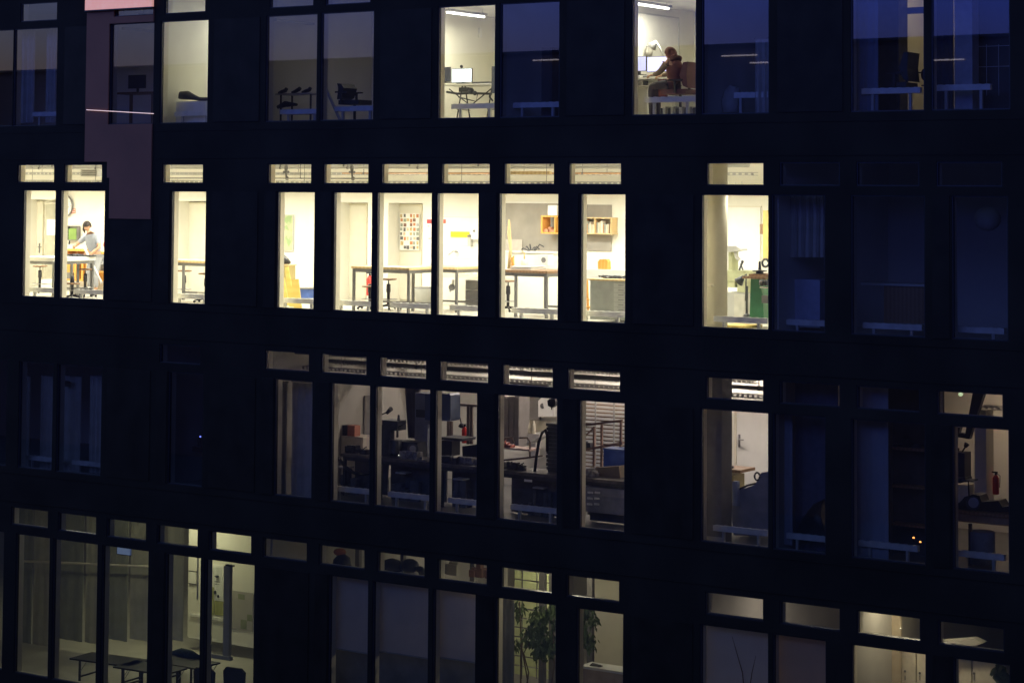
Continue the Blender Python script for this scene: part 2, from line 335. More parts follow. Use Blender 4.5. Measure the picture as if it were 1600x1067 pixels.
# ------------------------------------------------------------------ lamps (ceiling fixtures; some are unseen and added for brightness)
WARM = (1.0, 0.93, 0.77)
def lamp(x, y, z, L, power, label, axis='X', col=WARM, group='strip lamps under the workshop ceiling', up=0.0, name='ceiling_lamp'):
    h = MB(); t = MB(); a, b = (L / 2, 0.07) if axis == 'X' else (0.07, L / 2)
    h.box(x - a, x + a, y - b, y + b, z, z + 0.05)
    for s in (-1, 1):
        q = (a - 0.1) * s if axis == 'X' else 0; r = (b - 0.1) * s if axis == 'Y' else 0
        h.tube([(x + q, y + r, z + 0.05), (x + q, y + r, z + 0.05 + 0.12)], 0.006, 6)
    v = Vector((a - 0.03, 0, 0)) if axis == 'X' else Vector((0, b - 0.03, 0)); c = Vector((x, y, z - 0.022))
    t.tube([c - v, c + v], 0.018, 8)
    e = thing(name, label, 'lamp', [('housing', h, STEELL), ('tube', t, TUBE)], group)
    ld = bpy.data.lights.new('tube_light', 'AREA'); ld.shape = 'RECTANGLE'; ld.size = 2 * a; ld.size_y = 2 * b; ld.energy = power; ld.color = col
    lo = link('tube_light', ld, e); lo.location = Vector((x, y, z - 0.05)) - e.location
    if up:
        l2 = bpy.data.lights.new('added_up_light', 'AREA'); l2.shape = 'RECTANGLE'; l2.size = 2 * a; l2.size_y = 2 * b; l2.energy = up; l2.color = col  # extra upward light, added to brighten ceiling and upper panes
        lo = link('added_up_light', l2, e); lo.location = Vector((x, y, z + 0.062)) - e.location; lo.rotation_euler.x = math.pi
    return e
HALL = [-9.8, -7.2, -4.6, -2.0, 0.6, 3.2, 5.8, 8.4, 11.0, 13.6, 16.2]
for i, x in enumerate(HALL):
    lamp(x, 3.3, -0.50, 1.5, 95, 'white strip lamp hanging level with the window rail near the back of the workshop', up=24)
    lamp(x + 1.2, 1.3, -0.50, 1.5, 66, 'unseen white strip lamp added close to the panes to brighten heaters and reveals', up=3, group='added strip lamps close to the panes of the workshop')  # added row, hidden by the rail, brightens heaters and window reveals
lamp(18.0, 3.2, -0.5, 1.2, 30, 'strip lamp hanging above the green lathe', group=None, up=5)
lamp(11.4, 1.66, 3.12, 1.4, 75, 'lit tube lamp above the white monitor in the top storey', 'Y', (1, 0.93, 0.72), None)
lamp(15.6, 2.15, 3.15, 1.3, 65, 'lit tube lamp above the seated person in the top storey', 'Y', (1, 0.93, 0.74), None)
lamp(5.2, 2.6, 3.7, 1.2, 46, 'lamp in the greenish lit room above the bundle of cloth', 'X', (1, 0.97, 0.76), None)
lamp(21.3, 4.0, 3.7, 1.2, 6, 'faint amber lamp behind the office chair', 'X', (1, 0.72, 0.3), None)
lamp(1.5, 3.0, 3.6, 1.2, 1.0, 'unseen faint lamp added to tint the window behind the brown strip', 'X', (1, 0.6, 0.4), None)  # weak lamp added so the window under the reflection looks brown
lamp(8.6, 3.2, 3.5, 1.2, 2.5, 'dim lamp over the dark shelf of shoes', 'X', (1, 0.85, 0.6), None)
PINK = (1.0, 0.84, 0.76)
for x, pw in ((8.0, 9), (10.6, 55), (13.2, 42), (15.9, 75)):
    lamp(x, 4.3, -3.72, 1.1, pw, 'strip lamp deep in the dim machine workshop', 'X', PINK, 'lamps deep in the dim machine workshop', up=pw * 1.3)
lamp(18.2, 3.6, -4.0, 1.0, 30, 'lamp in front of the white door with the covered machine', 'X', PINK, None, up=40)
lamp(22.6, 3.8, -3.75, 1.0, 26.0, 'lamp behind the dark machines at the right edge', 'X', (1, 0.72, 0.52), None)
YG = (1.0, 0.95, 0.56)
lamp(0.5, 4.9, -7.9, 1.5, 42, 'lamp above the pinned papers in the ground floor hall', 'X', YG, None)
lamp(-5.0, 8.0, -7.9, 1.5, 16, 'lamp at the far left of the ground floor hall', 'X', YG, None)
lamp(0.5, 2.0, -7.7, 1.5, 10, 'unseen lamp added at the front to brighten the ground floor hall', 'X', YG, None)  # extra lamp added to light the hall curtains from the front
lamp(9.5, 6.0, -7.9, 1.5, 20, 'lamp behind the roller blinds of the ground floor', 'X', (1, 0.86, 0.66), None)
lamp(14.0, 1.4, -7.6, 1.2, 22, 'unseen lamp added to brighten the cream wall bay of the ground floor', 'X', (1, 0.88, 0.62), None)  # extra lamp added to brighten this bay
lamp(12.4, 3.9, -7.9, 1.5, 45, 'lamp above the tall indoor tree', 'X', (1, 0.90, 0.62), None)
lamp(18.6, 3.5, -7.9, 1.2, 24, 'lamp behind the blind with the bare twigs', 'X', (1, 0.84, 0.7), None)
lamp(21.5, 1.3, -7.6, 1.2, 19, 'lamp in front of the tall pale wardrobes', 'X', (1, 0.84, 0.56), None)
# ------------------------------------------------------------------ furniture builders
F1, F2, F3, F4 = 0.79, -3.10, -6.99, -12.0
def convector(x, row, label, y=0.5, L=1.12, top=0.30):
    f = LV[row]['F'] if row < 4 else F4
    b = MB().box(x - L / 2, x + L / 2, y - 0.04, y + 0.05, f + top - 0.10, f + top)
    for k in range(7): b.box(x - L / 2 + 0.04 + k * L / 7, x - L / 2 + 0.10 + k * L / 7, y - 0.035, y + 0.045, f + top, f + top + 0.006)
    lg = [('leg', MB().box(x + s * L * 0.32 - 0.025, x + s * L * 0.32 + 0.025, y - 0.02, y + 0.03, f, f + top - 0.10), STEELL) for s in (-1, 1)]
    return thing('convector', label, 'heater', [('heater_body', b, mat('heater_white', (0.78, 0.78, 0.75), 0.45))] + lg, 'low convector heaters behind the panes')
def table(pl, pr, Y, dep, row, label, h=0.95, top=WOOD, thick=0.05, leg=STEEL, stretch=True, yref=430, cat='workbench', lw=0.05, name='workbench', group=None):
    f = LV[row]['F'] if row < 4 else F4; x0, x1 = P(pl, yref, Y).x, P(pr, yref, Y).x; z = f + h
    parts = [('tabletop', MB().box(x0 - .02, x1 + .02, Y - .02, Y + dep + .02, z - thick, z), top)]
    ap = MB().box(x0 + lw, x1 - lw, Y + 0.005, Y + 0.035, z - thick - 0.07, z - thick).box(x0 + lw, x1 - lw, Y + dep - 0.035, Y + dep - 0.005, z - thick - 0.07, z - thick)
    for xx in (x0 + 0.005, x1 - 0.035): ap.box(xx, xx + 0.03, Y + lw, Y + dep - lw, z - thick - 0.07, z - thick)
    if stretch: ap.box(x0 + lw, x1 - lw, Y + dep - 0.04, Y + dep - 0.01, f + 0.16, f + 0.20)
    parts.append(('frame', ap, leg))
    for xx in (x0, x1 - lw):
        for yy in (Y, Y + dep - lw): parts.append(('leg', MB().box(xx, xx + lw, yy, yy + lw, f, z - thick), leg))
    return thing(name, label, cat, parts, group), x0, x1, z
def stool(p, Y, row, label, h=0.66):
    f = LV[row]['F']; c = P(p, 450, Y); x, y = c.x, Y
    st = MB().lathe((x, y, f + h - 0.03), [(0, 0.15), (0.012, 0.18), (0.03, 0.18), (0.035, 0.15)], 20)
    co = MB().lathe((x, y, f + 0.08), [(0, 0.03), (0.28, 0.035), (0.30, 0.05), (0.46, 0.045), (0.47, 0.015), (h - 0.12, 0.012), (h - 0.115, 0.07), (h - 0.11, 0.07)], 10)
    ba = MB(); ring = [(x + 0.19 * math.cos(a * math.pi / 10), y + 0.19 * math.sin(a * math.pi / 10), f + 0.22) for a in range(21)]
    for k in range(5):
        a = k * 2 * math.pi / 5 + 0.4; e = Vector((x + 0.27 * math.cos(a), y + 0.27 * math.sin(a), f + 0.05))
        ba.tube([(x, y, f + 0.10), e], [0.028, 0.018], 6); ba.ball(e + Vector((0, 0, -0.02)), 0.03, 8)
    fr = MB().tube(ring, 0.009, 6)
    for a in (0.3, 2.4, 4.5): fr.tube([(x, y, f + 0.22), (x + 0.19 * math.cos(a), y + 0.19 * math.sin(a), f + 0.22)], 0.007, 6)
    return thing('swivel_stool', label, 'stool', [('seat', st, WOODD), ('column', co, BLACK), ('base', ba, BLACK), ('foot_ring', fr, CHROME)], 'swivel stools at the workbenches', True)
def extinguisher(px, yt, yb, Y, label):
    t = P(px, yt, Y); b = P(px, yb, Y); h = t.z - b.z; r = h * 0.14
    bo = MB().lathe(b, [(0, r * .8), (h * 0.03, r), (h * 0.68, r), (h * 0.78, r * 0.6), (h * 0.82, r * 0.35)], 16)
    va = MB().lathe(b + Vector((0, 0, h * 0.82)), [(0, r * .35), (h * 0.08, r * .3)], 8).box(b.x - r * 1.2, b.x + r * 0.6, b.y - r * .2, b.y + r * .2, b.z + h * 0.90, b.z + h * 0.96)
    ho = MB().tube([b + Vector((r * .3, -r * .2, h * .9)), b + Vector((r * 1.5, -r * .3, h * .8)), b + Vector((r * 1.35, -r * .3, h * .3))], r * 0.14, 6)
    return thing('fire_extinguisher', label, 'extinguisher', [('cylinder', bo, RED), ('valve', va, BLACK), ('hose', ho, BLACK)], None, True)
def skinned(name, joints, edges, m, origin, parent, lv=2):
    """one continuous body: joints {key: (pos, radius)}, edges [(a, b)]"""
    ks = list(joints); me = bpy.data.meshes.new(name); og = Vector(origin)
    me.from_pydata([Vector(joints[k][0]) - og for k in ks], [(ks.index(a), ks.index(b)) for a, b in edges], [])
    me.materials.append(m); o = link(name, me, parent)
    if parent is None: o.location = og
    md = o.modifiers.new('Skin', 'SKIN'); md.use_smooth_shade = True
    sv = me.skin_vertices[0].data
    for i, k in enumerate(ks):
        rr = joints[k][1]; sv[i].radius = rr if isinstance(rr, tuple) else (rr, rr); sv[i].use_root = (i == 0)
    sd = o.modifiers.new('Subdivision', 'SUBSURF'); sd.levels = lv; sd.render_levels = lv
    return o
def hand(mb_parent, wrist, dirv, side, origin, curl=0.5):
    """palm with four bent fingers and a thumb as short skinned chains"""
    d = Vector(dirv).normalized(); s = Vector(side).normalized(); nrm = d.cross(s).normalized()
    w_ = Vector(wrist); J = {'w': (w_, 0.024), 'p': (w_ + d * 0.055, 0.030)}; E = [('w', 'p')]
    for i, (off, ln) in enumerate(((-0.028, .062), (-0.009, .074), (0.010, .070), (0.028, .054))):
        a = w_ + d * 0.09 + s * off; b = a + (d * (1 - curl) + nrm * curl).normalized() * ln * .55; c = b + (d * (0.5 - curl) + nrm).normalized() * ln * .45
        J['a%d' % i] = (a, .0105); J['b%d' % i] = (b, .0092); J['c%d' % i] = (c, .008); E += [('p', 'a%d' % i), ('a%d' % i, 'b%d' % i), ('b%d' % i, 'c%d' % i)]
    a = w_ + d * .03 - s * .034; b = a + (d * .6 - s * .6 + nrm * .4).normalized() * .035; c = b + (d * .7 + nrm * .6).normalized() * .028
    J['t0'] = (a, .013); J['t1'] = (b, .011); J['t2'] = (c, .009); E += [('w', 't0'), ('t0', 't1'), ('t1', 't2')]
    return skinned('hand', J, E, SKIN, origin, mb_parent, 1)
def head(mb, c, r, fwd, tilt=0.0):
    """head mesh with nose, brow, eyes, mouth and ears, facing fwd"""
    f = Vector(fwd).normalized(); sd = f.cross(Vector((0, 0, 1))).normalized(); up = sd.cross(f).normalized(); c = Vector(c)
    n = 14; vs = []; fs = []
    for i in range(n + 1):
        t = math.pi * i / n; zz = math.cos(t); rr = math.sin(t)
        for k in range(n):
            a = 2 * math.pi * k / n; ff = math.cos(a); ss = math.sin(a); jaw = 1 - 0.26 * max(0, -zz - 0.15)
            p = sd * ss * rr * r * 0.78 * jaw + f * ff * rr * r * 0.95 * (jaw if ff < 0 else 1) + up * zz * r * 1.15
            if ff > 0.9 and abs(zz + .12) < 0.22: p += f * r * 0.20
            if ff > 0.55 and ff < 0.95 and abs(zz - 0.08) < 0.14: p -= f * r * 0.07
            vs.append(c + p)
    for i in range(n):
        for k in range(n): fs.append((i * n + k, i * n + (k + 1) % n, (i + 1) * n + (k + 1) % n, (i + 1) * n + k))
    mb.add(vs, fs)
    for s in (-1, 1): mb.ball(c + sd * s * r * 0.80 - up * r * 0.05, r * 0.2, 8, 0, (0.5, 1, 1.2))
    return f, sd, up
# ------------------------------------------------------------------ STOREY 2: the bright workshop
table(22, 84, 0.9, 1.3, 2, 'workbench with a white top at the far left of the bright workshop', top=WHITE, thick=0.09, yref=415)
stool(62, 2.9, 2, 'swivel stool under the white topped bench below the cream door')
thing('notice_board', 'blank white sheet on the wall beside the far left cream door', 'board', [('board', MB().pb(73, 343, 90, 368, D + 0.23, 0.01), PAPER)])
thing('whiteboard_ledge', 'low cream bench against the wall right of the far left door', 'bench', [('bench_top', MB().pb(64, 437, 88, 443, 4.4, 0.4), WHITE), ('bench_side', MB().pb(64, 443, 88, 457, 4.42, 0.3), WALLW)])
# clock, notice, first-aid board behind the cleaner
c = P(101, 322, D - 0.04); rr = P(114, 322, D).x - P(101, 322, D).x
ck = MB(); ck.tube([c + Vector((0, 0.03, 0)), c + Vector((0, 0, 0))], rr * 0.86, 28)
rim = MB().tube([c + Vector((math.cos(a * math.pi / 16) * rr * .93, -0.005, math.sin(a * math.pi / 16) * rr * .93)) for a in range(33)], 0.022, 6)
hd = MB().tube([c + Vector((0, -0.01, 0)), c + Vector((0.02, -0.01, rr * .7))], 0.008, 5).tube([c + Vector((0, -0.01, 0)), c + Vector((rr * .5, -0.01, -0.03))], 0.01, 5)
for a in range(12): hd.tube([c + Vector((math.cos(a * math.pi / 6) * rr * .7, -0.006, math.sin(a * math.pi / 6) * rr * .7)), c + Vector((math.cos(a * math.pi / 6) * rr * .8, -0.006, math.sin(a * math.pi / 6) * rr * .8))], 0.006, 4)
thing('wall_clock', 'round white wall clock with a grey rim above the cleaning person', 'clock', [('dial', ck, WHITE), ('rim', rim, STEEL), ('hands', hd, BLACK)])
nb = MB().pb(111, 326, 118, 334, D - 0.01, 0.008); ng = MB().pb(112, 327.3, 114, 329.5, D - 0.014, 0.003).pb(115, 327.3, 117.3, 328.4, D - 0.014, 0.003).pb(112, 331, 117, 332, D - 0.014, 0.003)
thing('fire_notice', 'small red and white notice right of the wall clock', 'notice', [('panel', nb, mat('pale_red_notice', (0.75, 0.28, 0.2), 0.6)), ('print', ng, PAPER)])
gb = MB().pb(107, 357, 119, 375, D - 0.10, 0.09); gf = MB()
for q in ((103, 353, 121, 354.2), (103, 374.6, 121, 375.8), (103, 354.2, 104.2, 374.6), (119.8, 354.2, 121, 374.6)): gf.pb(*q, D - 0.12, 0.11)
gs = MB()
for k in range(4): gs.pb(103.6, 357 + k * 4.6, 106.6, 360 + k * 4.6, D - 0.11, 0.05)
gs.pb(107, 376, 108.4, 382, D - 0.08, 0.03)
thing('tool_rack', 'lime green box in a grey wall frame left of the cleaning person', 'rack', [('green_box', gb, GREEN), ('rack_frame', gf, STEEL), ('hook', gs, DARKM)])
# orange wooden shelves behind the person
sf = MB(); Y = 4.2
for q in ((100, 389.5, 135, 392.5), (100, 403, 135, 404.5), (100, 436, 130, 439), (134, 394, 171, 397), (134, 404.5, 171, 406), (134, 424, 171, 426)): sf.pb(*q, Y, 0.4)
for q in ((116, 404.6, 119, 436), (127, 404.6, 130, 436), (134, 406, 136, 424), (152, 397, 154, 404.4), (101, 392.6, 102.6, 403)): sf.pb(*q, Y + 0.01, 0.38)
sf.pb(100, 392.6, 170, 438, Y + 0.41, 0.02)
thing('wooden_shelf', 'low orange wooden shelf unit behind the cleaning person', 'shelf', [('shelf_boards', sf, WOODO), ('stored_trays', MB().pb(103, 426, 114, 435.5, Y + 0.05, 0.3).pb(138, 409, 150, 423.5, Y + 0.05, 0.3), STEEL)])
_, a0, a1, zt = table(88, 122, 1.9, 0.5, 2, 'wooden topped bench with tools in front of the cleaning person', yref=415)
tm = MB()
for (a, b, h) in ((104, 110, 0.05), (112, 121, 0.06), (123, 127, 0.035), (129, 137, 0.04), (138, 141, 0.03)):
    q0, q1 = P(a, 410, 2.0), P(b, 410, 2.0); tm.box(q0.x, q1.x, 2.0, 2.2, zt, zt + h)
tm.tube([(a0 + .5, 1.98, zt + .02), (a0 + 0.7, 2.0, zt + .02), (a0 + .9, 2.1, zt + .02)], 0.015)
thing('hand_tools', 'dark tools laid along the bench of the cleaning person', 'tools', [('tool_pile', tm, DARKM)])
thing('small_dark_box', 'small dark box standing on the orange wooden shelf', 'box', [('box_body', MB().box(P(117, 399, 4.25).x, P(124, 399, 4.25).x, 4.25, 4.4, P(120, 403, 4.2).z, P(120, 397.5, 4.2).z), DARKM)])
stool(133, 2.1, 2, 'swivel stool with a wide plate under the bench of the cleaning person'); stool(113, 0.95, 2, 'swivel stool cut off by the window sill, left of the person', 0.38)
# cleaning person
def cleaner():
    Y = 3.2; hc = P(137.2, 366, Y); x = hc.x; f = F2
    fwd = Vector((0.35, -0.75, -0.55)); og = Vector((x, Y + .1, f))
    J = {'pel': ((x + .05, Y + .22, f + .93), (.165, .125)), 'waist': ((x + .05, Y + .19, f + 1.10), (.15, .115)), 'chest': ((x + .045, Y + .12, f + 1.30), (.185, .13)),
         'neckb': ((x + .03, Y + .06, f + 1.43), (.09, .08)), 'neck': ((x + .015, Y + .02, f + 1.50), .052), 'skull': ((x, Y + .0, f + 1.56), .05)}
    E = [('pel', 'waist'), ('waist', 'chest'), ('chest', 'neckb'), ('neckb', 'neck'), ('neck', 'skull')]
    for s, k in ((-1, 'l'), (1, 'r')):
        sh = (x + .04 + s * .20, Y + .10, f + 1.385)
        el = (x - .36, Y - .06, f + 1.16) if s < 0 else (x + .36, Y + .02, f + 1.12)
        wr = (x - .22, Y - .26, f + 1.16) if s < 0 else (x + .20, Y - .18, f + .93)
        J['s' + k] = (sh, .068); J['e' + k] = (el, .043); J['w' + k] = (wr, .03); E += [('chest', 's' + k), ('s' + k, 'e' + k), ('e' + k, 'w' + k)]
        J['h' + k] = ((x + .05 + s * .09, Y + .2, f + .86), .105); J['k' + k] = ((x + .05 + s * .10, Y + .12, f + .48), .068); J['a' + k] = ((x + .05 + s * .10, Y + .16, f + .09), .042); J['t' + k] = ((x + .05 + s * .11, Y - .02, f + .05), .04)
        E += [('pel', 'h' + k), ('h' + k, 'k' + k), ('k' + k, 'a' + k), ('a' + k, 't' + k)]
    e = bpy.data.objects.new('person', None); COL.objects.link(e); e.location = og
    tag(e, 'dark haired person in a pale grey T-shirt bending over a long white pole', 'person')
    skinned('body', {k: v for k, v in J.items()}, E, SKIN, og, e)
    # clothes hug the body: shirt with short sleeves, apron-like trousers
    SJ = {k: (J[k][0], tuple(q + .018 for q in (J[k][1] if isinstance(J[k][1], tuple) else (J[k][1],) * 2))) for k in ('pel', 'waist', 'chest', 'neckb', 'sl', 'sr')}
    SJ['neckb'] = (J['neckb'][0], (.085, .075))
    for k in 'lr':
        a, b = Vector(J['s' + k][0]), Vector(J['e' + k][0]); SJ['m' + k] = (a.lerp(b, .72), .068)
    skinned('shirt', SJ, [('pel', 'waist'), ('waist', 'chest'), ('chest', 'neckb'), ('chest', 'sl'), ('chest', 'sr'), ('sl', 'ml'), ('sr', 'mr')], SHIRT, og, e)
    TJ = {'pel': ((J['pel'][0][0], J['pel'][0][1], f + .90), (.175, .138))}
    for k in 'lr':
        for q in 'hk': TJ[q + k] = (J[q + k][0], J[q + k][1] + .02)
        TJ['a' + k] = (Vector(J['a' + k][0]) + Vector((0, 0, .05)), .065)
    skinned('trousers', TJ, [('pel', 'hl'), ('pel', 'hr'), ('hl', 'kl'), ('hr', 'kr'), ('kl', 'al'), ('kr', 'ar')], TROU, og, e)
    hm = MB(); hcx = Vector((x, Y - .03, f + 1.645)); ff, sd, up = head(hm, hcx, .106, fwd); build('head', hm, SKIN, og, e, True)
    fm = MB()
    for s in (-1, 1): fm.ball(hcx + ff * .088 + sd * s * .033 + up * .012, .010, 6); fm.box(*[v for q in zip(hcx + ff * .09 + sd * s * .033 + up * .03 - Vector((.014, .004, .003)), hcx + ff * .09 + sd * s * .033 + up * .03 + Vector((.014, .004, .003))) for v in q])
    fm.tube([hcx + ff * .09 - up * .05 - sd * .02, hcx + ff * .096 - up * .052, hcx + ff * .09 - up * .05 + sd * .02], .004, 5); build('face_features', fm, HAIR, og, e)
    hr = MB(); n = 16; vs = []; fs = []
    for i in range(9):
        t = math.pi * 0.62 * i / 8
        for k in range(n):
            a = 2 * math.pi * k / n; fr_ = math.cos(a); drop = 1.0 if fr_ < 0.25 else 0.45
            tt = t * (1.0 if drop == 1.0 else 0.62)
            q = sd * math.sin(a) * math.sin(tt) * .108 + ff * fr_ * math.sin(tt) * .120 + up * math.cos(tt) * .142
            vs.append(hcx + q * (1 + .03 * math.sin(5 * a + i)))
    for i in range(8):
        for k in range(n): fs.append((i * n + k, i * n + (k + 1) % n, (i + 1) * n + (k + 1) % n, (i + 1) * n + k))
    hr.add(vs, fs); hr.tube([hcx + sd * .085 + up * .0 - ff * .02, hcx + sd * .095 - up * .10 - ff * .0, hcx + sd * .085 - up * .19 + ff * .02], [.035, .035, .012], 8)
    build('hair', hr, HAIR, og, e, True)
    hand(e, J['wl'][0], (.75, -.3, -.35), (.2, .5, 1), og, .7); hand(e, J['wr'][0], (-.6, -.35, .2), (0, .3, -1), og, .7)
    return P(131.5, 386, Y - .30), P(158.5, 442, 1.75)
pa, pb_ = cleaner()
thing('mop_pole', 'long white pole held slanting by the cleaning person', 'pole', [('pole', MB().tube([pa, pb_], 0.030, 10), mat('pole_grey', (.62, .63, .64), .4)), ('grip', MB().tube([pa + (pb_ - pa) * .27, pa + (pb_ - pa) * .36], 0.034, 10), mat('glove_blue', (0.30, 0.40, 0.66), 0.6))], None, True)
thing('red_cloth', 'small red cloth at the right edge of the cleaner window', 'cloth', [('cloth', MB().ball(P(165, 382, 3.9), 0.06, 10, 0, (1, 1, 1.5)), RED)])
# window 3
table(240, 325, 1.6, 1.0, 2, 'wooden bench in front of the single lit door between dark panels', yref=420); stool(287.5, 3.0, 2, 'swivel stool below the bench of the single lit door'); stool(322, 2.0, 2, 'swivel stool half hidden at the right of the single lit door')
# window 5
thing('wall_map', 'framed pale green picture on the wall above the boards', 'picture', [('print', MB().pb(428, 337, 457, 391, D - 0.02, 0.01), ART), ('picture_frame', MB().pb(428, 335.4, 458, 336.9, D - 0.03, 0.03).pb(428, 391.1, 458, 392.6, D - 0.03, 0.03).pb(457.1, 337, 458.3, 391, D - 0.03, 0.03), STEELL)])
cb = MB().pb(425, 415, 450, 482, 2.6, 0.25); ct = MB().pb(424, 413, 451, 414.9, 2.58, 0.29)
thing('wooden_cupboard', 'dull yellow wooden cupboard under the black bag', 'cupboard', [('carcass', cb, YELB), ('cupboard_top', ct, WOOD)])
bg_ = MB(); q = P(444, 409, 2.75)
bg_.tube([q + Vector((-.30, 0, -.02)), q + Vector((-.12, 0, .02)), q + Vector((.06, 0, .01)), q + Vector((.17, 0, -.02))], [.09, .10, .09, .03], 12)
thing('tool_bag', 'black rounded bag lying on the yellow cupboard', 'bag', [('bag_body', bg_, BLACK), ('handle', MB().tube([q + Vector((-.1, 0, .09)), q + Vector((-.02, 0, .15)), q + Vector((.08, 0, .09))], .012), DARKM)], None, True)
for (pts, yy, lb) in ((((445, 418), (450, 416.5), (462, 481), (452, 482)), 1.9, 'long narrow yellow plywood board leaning beside the cupboard'), (((455, 437), (466, 436), (471, 482), (459, 482)), 1.6, 'broad yellow plywood board leaning in front of the others'), (((438, 440), (444, 434), (452, 482), (441, 482)), 2.2, 'dark edged short plywood board leaning at the left jamb')):
    thing('plywood_board', lb, 'board', [('board', MB().pprism(pts, yy, 0.022), PLY)], 'plywood boards leaning together')
thing('storage_bin', 'blue storage bin on the floor behind the leaning boards', 'bin', [('bin_body', MB().pb(466, 452, 482, 466, 3.8, 0.35), BLUE), ('bin_rim', MB().pb(465, 450, 483, 452, 3.78, 0.38), STEEL)])
# window 6, 7
extinguisher(577.5, 424, 462, 4.6, 'red fire extinguisher at the bench end beside the second door')
_, a0, a1, z7 = table(550.5, 639, 1.3, 0.9, 2, 'grey framed bench spanning the mullion below the second door', yref=440, thick=0.05)
table(643, 714, 2.3, 1.0, 2, 'wooden topped bench end standing before the tall photo collage', yref=440, top=WOOD)
stool(607, 2.4, 2, 'swivel stool standing left of the photo collage'); stool(578, 2.2, 2, 'swivel stool with only its star foot seen under the extinguisher', 0.5)
pc = MB().pb(624.5, 333.5, 655, 391, D + 0.39, 0.01); cols = [(0.5, .2, .08), (.12, .12, .12), (.55, .42, .2), (.3, .34, .28), (.7, .5, .35), (.2, .1, .07), (.45, .47, .5)]
pcm = [PAPER] + [mat('photo_tone_%s' % n_, c_, 0.5, 0, 0.4, 30) for n_, c_ in zip('abcdefg', cols)]
ph = MB()
for r_ in range(8):
    for k in range(6):
        if random.random() < 0.12: continue
        a = 625.2 + k * 4.95 + random.uniform(0, .8); b = 334.4 + r_ * 7.05 + random.uniform(0, .8)
        ph.pb(a, b, a + random.uniform(2.6, 4.2), b + random.uniform(4.2, 6), D + 0.382 - 0.002 * (k % 2), 0.006, random.randint(1, 7))
thing('photo_collage', 'tall white sheet with rows of small coloured photographs on the recessed door', 'poster', [('sheet', pc, PAPER), ('photographs', ph, pcm)])
for (a, lb) in ((667, 'notice with a dark red heading left of the mullion near the collage'), (691, 'notice with a light red heading right of the mullion near the yellow sign')):
    wd = 9 if a == 667 else 5.5
    thing('wall_notice', lb, 'notice', [('sheet', MB().pb(a, 349.6, a + wd, 381, D - 0.008, 0.006), PAPER), ('heading', MB().pb(a, 343, a + wd, 349.4, D - 0.012, 0.008), mat('red_heading_%d' % a, (0.42, 0.05, 0.06) if a == 667 else (0.75, 0.12, 0.08), 0.6))] + ([('print', MB().pb(a + 1, 353, a + 4, 354.4, D - 0.011, 0.002).pb(a + 2, 372, a + 6, 373.5, D - 0.011, 0.002), STEEL)] if a == 667 else []))
wb = MB().lathe(P(662, 473, 4.3), [(0, .17), (.30, .22), (.32, .22)], 18)
thing('waste_bin', 'grey waste bin on the floor below the collage wall', 'bin', [('bin_body', wb, STEELL), ('liner', MB().lathe(P(662, 473, 4.3) + Vector((0, 0, .321)), [(0, .225), (.03, .22)], 18), STEEL)], None, True)
# window 8: sink corner
Y = 4.0
thing('wall_panel', 'white splash panel behind the sink with fine joints', 'panel', [('panel', MB().pb(690, 340, 752, 428, D - 0.006, 0.005), WHITE), ('joints', MB().pb(690, 339.4, 752, 340, D - 0.01, 0.006).pb(690, 384, 752, 384.6, D - 0.01, 0.003).pb(690, 404, 752, 404.5, D - 0.01, 0.003), STEELL)])
thing('yellow_sign', 'bright yellow rectangular sign on the wall above the sink', 'sign', [('plate', MB().pb(704, 362, 733, 370.8, D - 0.03, 0.02), YEL)])
dp = MB().pb(736, 352, 752, 374, D - 0.16, 0.15)
thing('towel_dispenser', 'white towel dispenser right of the yellow sign', 'dispenser', [('housing', dp, WHITE), ('lock', MB().tube([P(741, 361, D - 0.16), P(741, 361, D - 0.17)], 0.03, 12), STEEL)])
thing('soap_dispenser', 'small grey soap dispenser hanging left below the towel dispenser', 'dispenser', [('housing', MB().pb(730.5, 371, 735, 385, D - 0.1, 0.09), STEELL), ('push_bar', MB().pb(730, 367, 734, 370.8, D - 0.12, 0.10), STEEL)])
q = P(712, 394, D - 0.05)
thing('tap', 'wall mounted chrome tap above the sink', 'tap', [('spout', MB().tube([q + Vector((0.02, .05, 0)), q, q + Vector((0, -.10, .02)), q + Vector((-.10, -.14, -.06))], .016, 8), CHROME), ('lever', MB().tube([q, q + Vector((.05, -.06, .05))], .012), CHROME)], None, True)
sk = MB().pb(692, 428, 752, 434.5, Y, 0.9); sk.pb(694, 425.8, 722, 427.9, Y + 0.02, 0.6)
thing('sink_counter', 'cream sink counter along the right wall of the corner', 'counter', [('counter_top', sk, CREAM), ('drain_pipe', MB().tube([P(708, 437, 4.6), P(708, 452, 4.6), P(703, 455, 4.6)], .03, 8), CHROME)])
thing('drawer_cabinet', 'grey cabinet with darker drawer fronts under the sink counter', 'cabinet', [('carcass', MB().pb(727, 437.5, 752, 492, 3.4, 0.5), STEELL), ('drawer_front', MB().pb(728, 439, 752, 452, 3.38, 0.015).pb(728, 454, 752, 468, 3.38, 0.015).pb(728, 470, 752, 485, 3.38, 0.015), STEEL)])
thing('bucket', 'dark round bucket lid hanging below the sink', 'bucket', [('bucket_body', MB().tube([P(706, 449, 4.3), P(706, 449, 4.45)], 0.075, 16), STEEL)])
